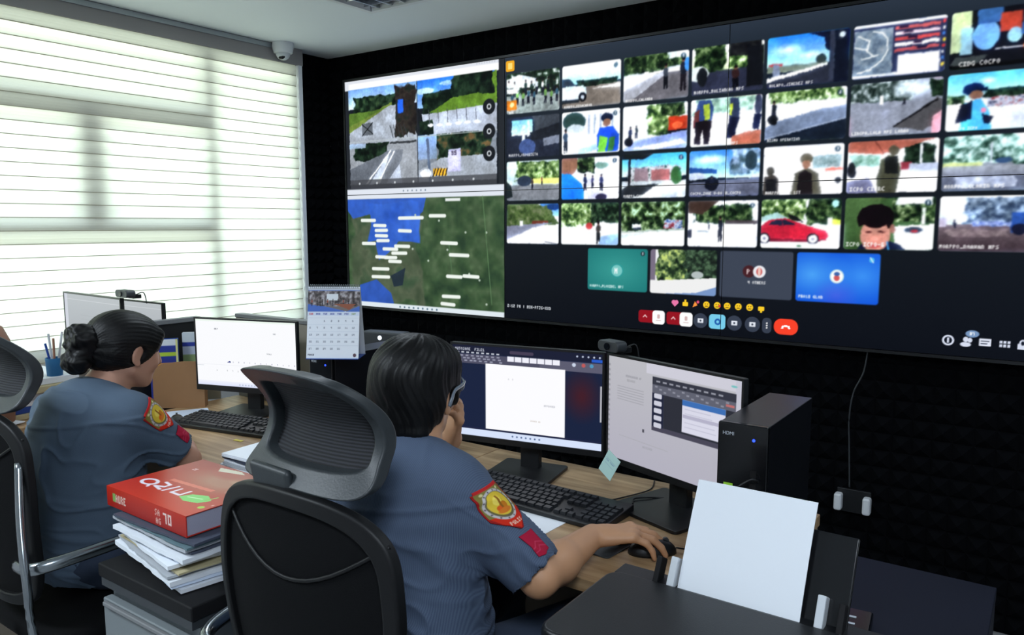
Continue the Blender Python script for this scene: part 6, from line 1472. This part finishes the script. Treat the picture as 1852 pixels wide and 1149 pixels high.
# collar band
for a in range(14):
    t0, t1 = 2 * PI * a / 14, 2 * PI * (a + 1) / 14
    p = lambda t: neckb + V3(.061 * math.cos(t), .057 * math.sin(t) - .004, .026 - .018 * math.sin(t)); f.cap(p(t0), p(t1), .011, .011, .010)
f.cap(neckb + V3(.005, 0, .0), PH_(0, -.012, -.03), .0560, .0560, .004, 'sub')
f.cap(shR + (elR - shR) * .82, elR + (elR - shR) * .5, .048, .056, .006, 'sub'); f.cap(shL + (elL - shL) * .62, elL + (elL - shL) * .3, .053, .058, .006, 'sub')
me = f.mesh('shirt')
tor = folds(.010, 5)
def man_folds(co, no):
    o = tor(co, no) * np.clip((1.0 - co[:, 2]) * 6, .25, 1) + .003 * np.exp(-((co[:, 2] - .915 - .08 * (co[:, 0] + 1.0)) / .005) ** 2) * (no[:, 1] < 0)
    side = np.clip((co[:, 0] + 1.0) * 7, 0, 1)          # pulled diagonal creases at the right flank, horizontal rolls near the belt
    o += .006 * side * np.maximum(0, np.sin((co[:, 2] + .25 * co[:, 0] + .12 * co[:, 1]) * 95)) ** 3 * np.clip((.82 - co[:, 2]) * 6, 0, 1)
    o += .006 * np.maximum(0, np.sin((co[:, 2] * .8 + co[:, 0] * .9) * 60 + 1.2)) ** 5 * np.clip((co[:, 0] + 1.02) * 6, 0, 1) * np.clip((.9 - co[:, 2]) * 8, 0, 1)
    return o
displace(me, man_folds)
shirt = child(link('shirt', me, 'shirt_m', man))
axis = nz_(elR - shR)
out = V3(.98, .12, .22); rt = np.cross(out, axis)
c = Canvas(.070, .098, 900); paint_shield(c, .070, .098)
pt = drape('shoulder_patch', c, .070, .098, shirt, shR + axis * .054 + V3(.0, 0, .022) - nz_(rt) * .012, rt, axis, out, shirt, shield=True)
c = Canvas(.034, .046, 900); paint_rank(c, .034, .046)
pk = drape('rank_patch', c, .034, .046, shirt, shR + axis * .122 + V3(.0, .012, .012) - nz_(rt) * .026, rt, axis, out, shirt)
bmm = bmesh.new(); box(bmm, -.055, .055, -.02, .02, -.0015, .0015)
ep = child(obj('shoulder_strap', bmm, 'shirt_m', man, bevel=.001)); ep.location = V3(-.925, 1.055, 1.002); ep.rotation_euler = (0, math.radians(18), math.radians(5))
# trousers and belt
f = Field((-1.20, .86, .10), (-.64, 1.62, .68), .006)
f.cap(V3(-1.02, 1.045, .56), V3(-.89, 1.045, .56), .13, .13, .04, flat=((0, 0, 1), .66))
for s_ in (-1, 1):
    hip = V3(-.955 + s_ * .10, 1.06, .555); kn = V3(-.955 + (.20 if s_ > 0 else -.12), 1.47, .545); an = V3(-.955 + s_ * .12, 1.50, .14)
    f.cap(hip, kn, .094, .070, .03); f.cap(kn, an, .064, .052, .02)
me = f.mesh('trousers'); displace(me, folds(.004, 9, .7)); child(link('trousers', me, 'trousers', man))
for s_ in (-1, 1): child(shoe('shoe', None, -.955 + s_ * .12, 1.50, s_ * .1, man))
# hair: full short cut, ragged at the nape
f = Field(HC - V3(.16, .18, .16), HC + V3(.16, .18, .16), .0028)
E = lambda r, fw, u, a, b, d, k=.02, op='add': f.ell(PH_(r, fw, u), V3(a, b, d) * .90, HR, k, op)
E(0, -.018, .040, .090, .104, .088); E(0, -.045, -.018, .080, .066, .068, .03); E(0, -.052, -.056, .070, .050, .046, .02); E(0, .04, .055, .076, .066, .056, .03)
for s_ in (-1, 1): E(s_ * .066, -.012, -.010, .020, .046, .044, .02); E(s_ * .074, .038, .012, .010, .014, .036, .012)
rr = random.Random(8)
for k in range(16):      # locks at the nape
    a = -1.1 + 2.2 * k / 15; p0 = PH_(.060 * math.sin(a), -.046 - .036 * math.cos(a), -.070); p1 = PH_(.056 * math.sin(a) + rr.uniform(-.006, .006), -.044 - .030 * math.cos(a), -.104 - rr.uniform(0, .018)); f.cap(p0, p1, .014, .004, .010)
for k in range(9):       # fringe
    a = -.8 + 1.6 * k / 8; f.cap(PH_(.072 * math.sin(a), .088 * math.cos(a) * .75 + .01, .078), PH_(.070 * math.sin(a), .098 * math.cos(a), .048 + rr.uniform(-.006, .006)), .013, .005, .010)
E(0, .110, -.020, .066, .052, .060, .006, 'sub')
for s_ in (-1, 1): E(s_ * .094, .002, -.026, .034, .028, .048, .004, 'sub')
me = f.mesh('hair'); displace(me, hair_relief(HC, HR, .0010, 120, 3)); child(link('hair', me, 'hair', man))
# glasses
bm = bmesh.new()
for s_ in (-1, 1):
    tube(bm, [PH_(s_ * .036 + .026 * math.cos(a), .104 - .006 * math.cos(a) * s_ * .4, .012 + .020 * math.sin(a)) for a in (2 * PI * q / 20 for q in range(20))], .0022, 6, closed=True)
    tube(bm, catmull([PH_(s_ * .064, .098, .020), PH_(s_ * .080, .060, .020), PH_(s_ * .088, .010, .014), PH_(s_ * .089, -.004, -.002), PH_(s_ * .087, -.010, -.018)], 5), .0026, 6, flat=1.6)
tube(bm, [PH_(-.010, .105, .018), PH_(0, .108, .020), PH_(.010, .105, .018)], .002, 6)
child(obj('glasses', bm, 'glasses', man, smooth=180))

# ================================================================== the woman
WH_ = V3(-2.110, 1.118, 1.070); WR_ = head_frame(math.radians(2), math.radians(-14), math.radians(0))
wom = thing('person', 'woman with a black hair bun in a slate blue uniform shirt, at the left desk', 'person', (-2.10, 1.02, 0))
shR, elR, wrR = V3(-1.955, 1.060, .912), V3(-1.972, 1.205, .762), V3(-2.190, 1.300, .778)
shL, elL, wrL = V3(-2.270, 1.010, .900), V3(-2.450, 1.120, .785), V3(-2.560, 1.290, .778)
neckb = V3(-2.112, 1.045, .945)
f = Field((-2.62, .80, .02), (-1.86, 1.66, 1.22), .0042)
PW_ = add_head(f, WH_, WR_, .94)
f.cap(PW_(0, -.022, -.045), neckb, .047, .050, .02); f.cap(neckb, V3(-2.10, 1.02, .80), .06, .11, .05)
f.cap(V3(-2.10, 1.02, .83), V3(-2.08, .99, .56), .115, .12, .04, flat=((0, 1, 0), .75)); f.cap(shL + V3(.03, 0, 0), shR - V3(.03, 0, 0), .046, .046, .04)
for a, b, c_ in ((shR, elR, wrR), (shL, elL, wrL)):
    f.cap(a, b, .042, .035, .02); f.cap(b, b + (c_ - b) * .35, .037, .036, .012); f.cap(b + (c_ - b) * .3, c_, .036, .023, .012)
add_hand(f, wrR, (-1, .35, -.02), (0, .1, 1), 1, [.25, .22, .25, .3], s=.9, thumb=.3); add_hand(f, wrL, (.05, 1, -.02), (0, .1, 1), -1, [.25, .22, .25, .3], s=.9, thumb=.3)
for s_ in (-1, 1):
    hip = V3(-2.08 + s_ * .09, 1.0, .545); kn = V3(-2.08 + s_ * .12, 1.42, .53); an = V3(-2.08 + s_ * .12, 1.45, .11)
    f.cap(hip, kn, .07, .05, .03); f.cap(kn, an, .048, .034, .02)
child(link('body', f.mesh('body'), 'skin_w', wom))
for s_ in (-1, 1):
    bm = bmesh.new(); bmesh.ops.create_uvsphere(bm, u_segments=16, v_segments=10, radius=.0112); o_ = child(obj('eye', bm, 'eye', wom, smooth=180)); o_.location = PW_(s_ * .031, .073, .018)
    bm = bmesh.new(); bmesh.ops.create_uvsphere(bm, u_segments=12, v_segments=8, radius=.0052); o2 = child(obj('iris', bm, 'lens', wom, smooth=180)); o2.location = PW_(s_ * .031, .0815, .018)
f = Field((-2.52, .80, .50), (-1.84, 1.30, 1.03), .0042)
f.cap(neckb + V3(0, -.015, -.040), V3(-2.10, 1.00, .85), .075, .145, .06, flat=((0, 1, 0), .8)); f.cap(V3(-2.10, 1.00, .86), V3(-2.09, .985, .70), .158, .150, .05, flat=((0, 1, 0), .82)); f.cap(V3(-2.09, .985, .70), V3(-2.08, .98, .575), .150, .162, .05, flat=((0, 1, 0), .86))
f.cap(shL + V3(.04, -.01, 0), shR + V3(-.04, -.01, 0), .066, .066, .05)
f.cap(shR + V3(-.02, 0, 0), shR + (elR - shR) * .66, .062, .058, .035); f.cap(shL + V3(.02, 0, 0), shL + (elL - shL) * .78, .062, .060, .035)
for a in range(14):
    t0, t1 = 2 * PI * a / 14, 2 * PI * (a + 1) / 14
    p = lambda t: neckb + V3(.056 * math.cos(t), .052 * math.sin(t) - .004, .008 - .014 * math.sin(t)); f.cap(p(t0), p(t1), .011, .011, .010)
f.cap(neckb, PW_(0, -.01, -.03), .051, .051, .004, 'sub')
f.cap(shR + (elR - shR) * .60, elR + (elR - shR) * .4, .049, .056, .006, 'sub'); f.cap(shL + (elL - shL) * .7, elL + (elL - shL) * .3, .051, .056, .006, 'sub')
me = f.mesh('shirt'); t2 = folds(.010, 12)
displace(me, lambda co, no: t2(co, no) * .8 + .006 * np.maximum(0, np.sin((co[:, 2] + .18 * co[:, 0]) * 70 + 1.0)) ** 4 * np.clip((.80 - co[:, 2]) * 7, 0, 1) + .004 * np.exp(-((co[:, 2] - .905 - .1 * (co[:, 0] + 2.1)) / .005) ** 2) * (no[:, 1] < 0))
wshirt = child(link('shirt', me, 'shirt_w', wom))
axis = nz_(elR - shR); out = V3(.85, .35, .40); rt = np.cross(out, axis)
c = Canvas(.078, .095, 700); paint_shield(c, .078, .095); drape('shoulder_patch', c, .078, .095, wshirt, shR + axis * .045 + V3(0, 0, .02), rt, axis, out, wshirt, shield=True)
c = Canvas(.036, .045, 700); paint_rank(c, .036, .045); drape('rank_patch', c, .036, .045, wshirt, shR + axis * .125 + V3(.0, 0, .01), rt, axis, out, wshirt)
f = Field((-2.34, .80, .10), (-1.82, 1.58, .64), .006)
f.cap(V3(-2.15, .995, .56), V3(-2.02, .995, .56), .13, .13, .04, flat=((0, 0, 1), .66))
for s_ in (-1, 1):
    hip = V3(-2.08 + s_ * .09, 1.01, .55); kn = V3(-2.08 + s_ * .12, 1.42, .54); an = V3(-2.08 + s_ * .12, 1.45, .14)
    f.cap(hip, kn, .088, .066, .03); f.cap(kn, an, .064, .052, .02)
me = f.mesh('trousers'); displace(me, folds(.004, 10, .7)); child(link('trousers', me, 'trousers', wom))
for s_ in (-1, 1): child(shoe('shoe', None, -2.08 + s_ * .12, 1.45, s_ * .1, wom))
f = Field(WH_ - V3(.17, .24, .17), WH_ + V3(.17, .16, .16), .0028)
E = lambda r, fw, u, a, b, d, k=.02, op='add': f.ell(PW_(r, fw, u), V3(a, b, d), WR_, k, op)
E(0, -.015, .036, .079, .097, .080); E(0, -.050, -.010, .066, .058, .058, .03); E(0, .03, .045, .068, .062, .052, .03)
for s_ in (-1, 1): E(s_ * .058, -.010, .004, .016, .050, .042, .02); f.cap(PW_(s_ * .05, .065, .06), PW_(s_ * .066, .045, .015), .016, .008, .014)
E(0, .108, -.028, .062, .056, .062, .006, 'sub')
for s_ in (-1, 1): E(s_ * .084, .002, -.016, .018, .022, .036, .004, 'sub')
me = f.mesh('hair')
def strands(co, no):
    q = (co - WH_) @ WR_; d = q - V3(0, -.09, -.01); a = np.arctan2(d[:, 0], d[:, 2] + 1e-6); return .00045 * (np.sin(a * 60 + 3 * np.sin(d[:, 1] * 14)) + .8 * np.sin(a * 131 + 1 + 4 * np.sin(d[:, 1] * 9)) + 1.5 * np.sin(a * 13))
displace(me, strands); hw = child(link('hair', me, 'hair', wom))
f = Field(WH_ - V3(.20, .26, .17), WH_ + V3(.17, .10, .16), .0028)
b0, b1 = PW_(-.012, -.120, .020), PW_(-.014, -.128, -.045)
f.ell(b0, V3(.050, .036, .042), WR_, .01); f.ell(b1, V3(.046, .034, .034), WR_, .008); f.cap(PW_(-.006, -.085, .0), PW_(-.01, -.12, -.005), .045, .030, .02)
for k in range(5):
    a = k * 1.25; f.cap(b0 + WR_ @ V3(.03 * math.cos(a), -.018, .028 * math.sin(a)), b0 + WR_ @ V3(.03 * math.cos(a + 1.4), -.03, .028 * math.sin(a + 1.4)), .014, .010, .006)
me = f.mesh('bun')
displace(me, lambda co, no: .0016 * np.sin(((co - b0) @ WR_)[:, 2] * 240 + 5 * np.sin(((co - b0) @ WR_)[:, 0] * 60)) + .001 * np.sin(co[:, 0] * 400))
child(link('hair_bun', me, 'hair', wom))
bm = bmesh.new(); tube(bm, [PW_(-.006, -.094, .004) + WR_ @ V3(.044 * math.cos(a), 0, .046 * math.sin(a)) for a in (2 * PI * q / 22 for q in range(22))], .0035, 8, closed=True); child(obj('hair_tie', bm, 'blackg', wom, smooth=180))
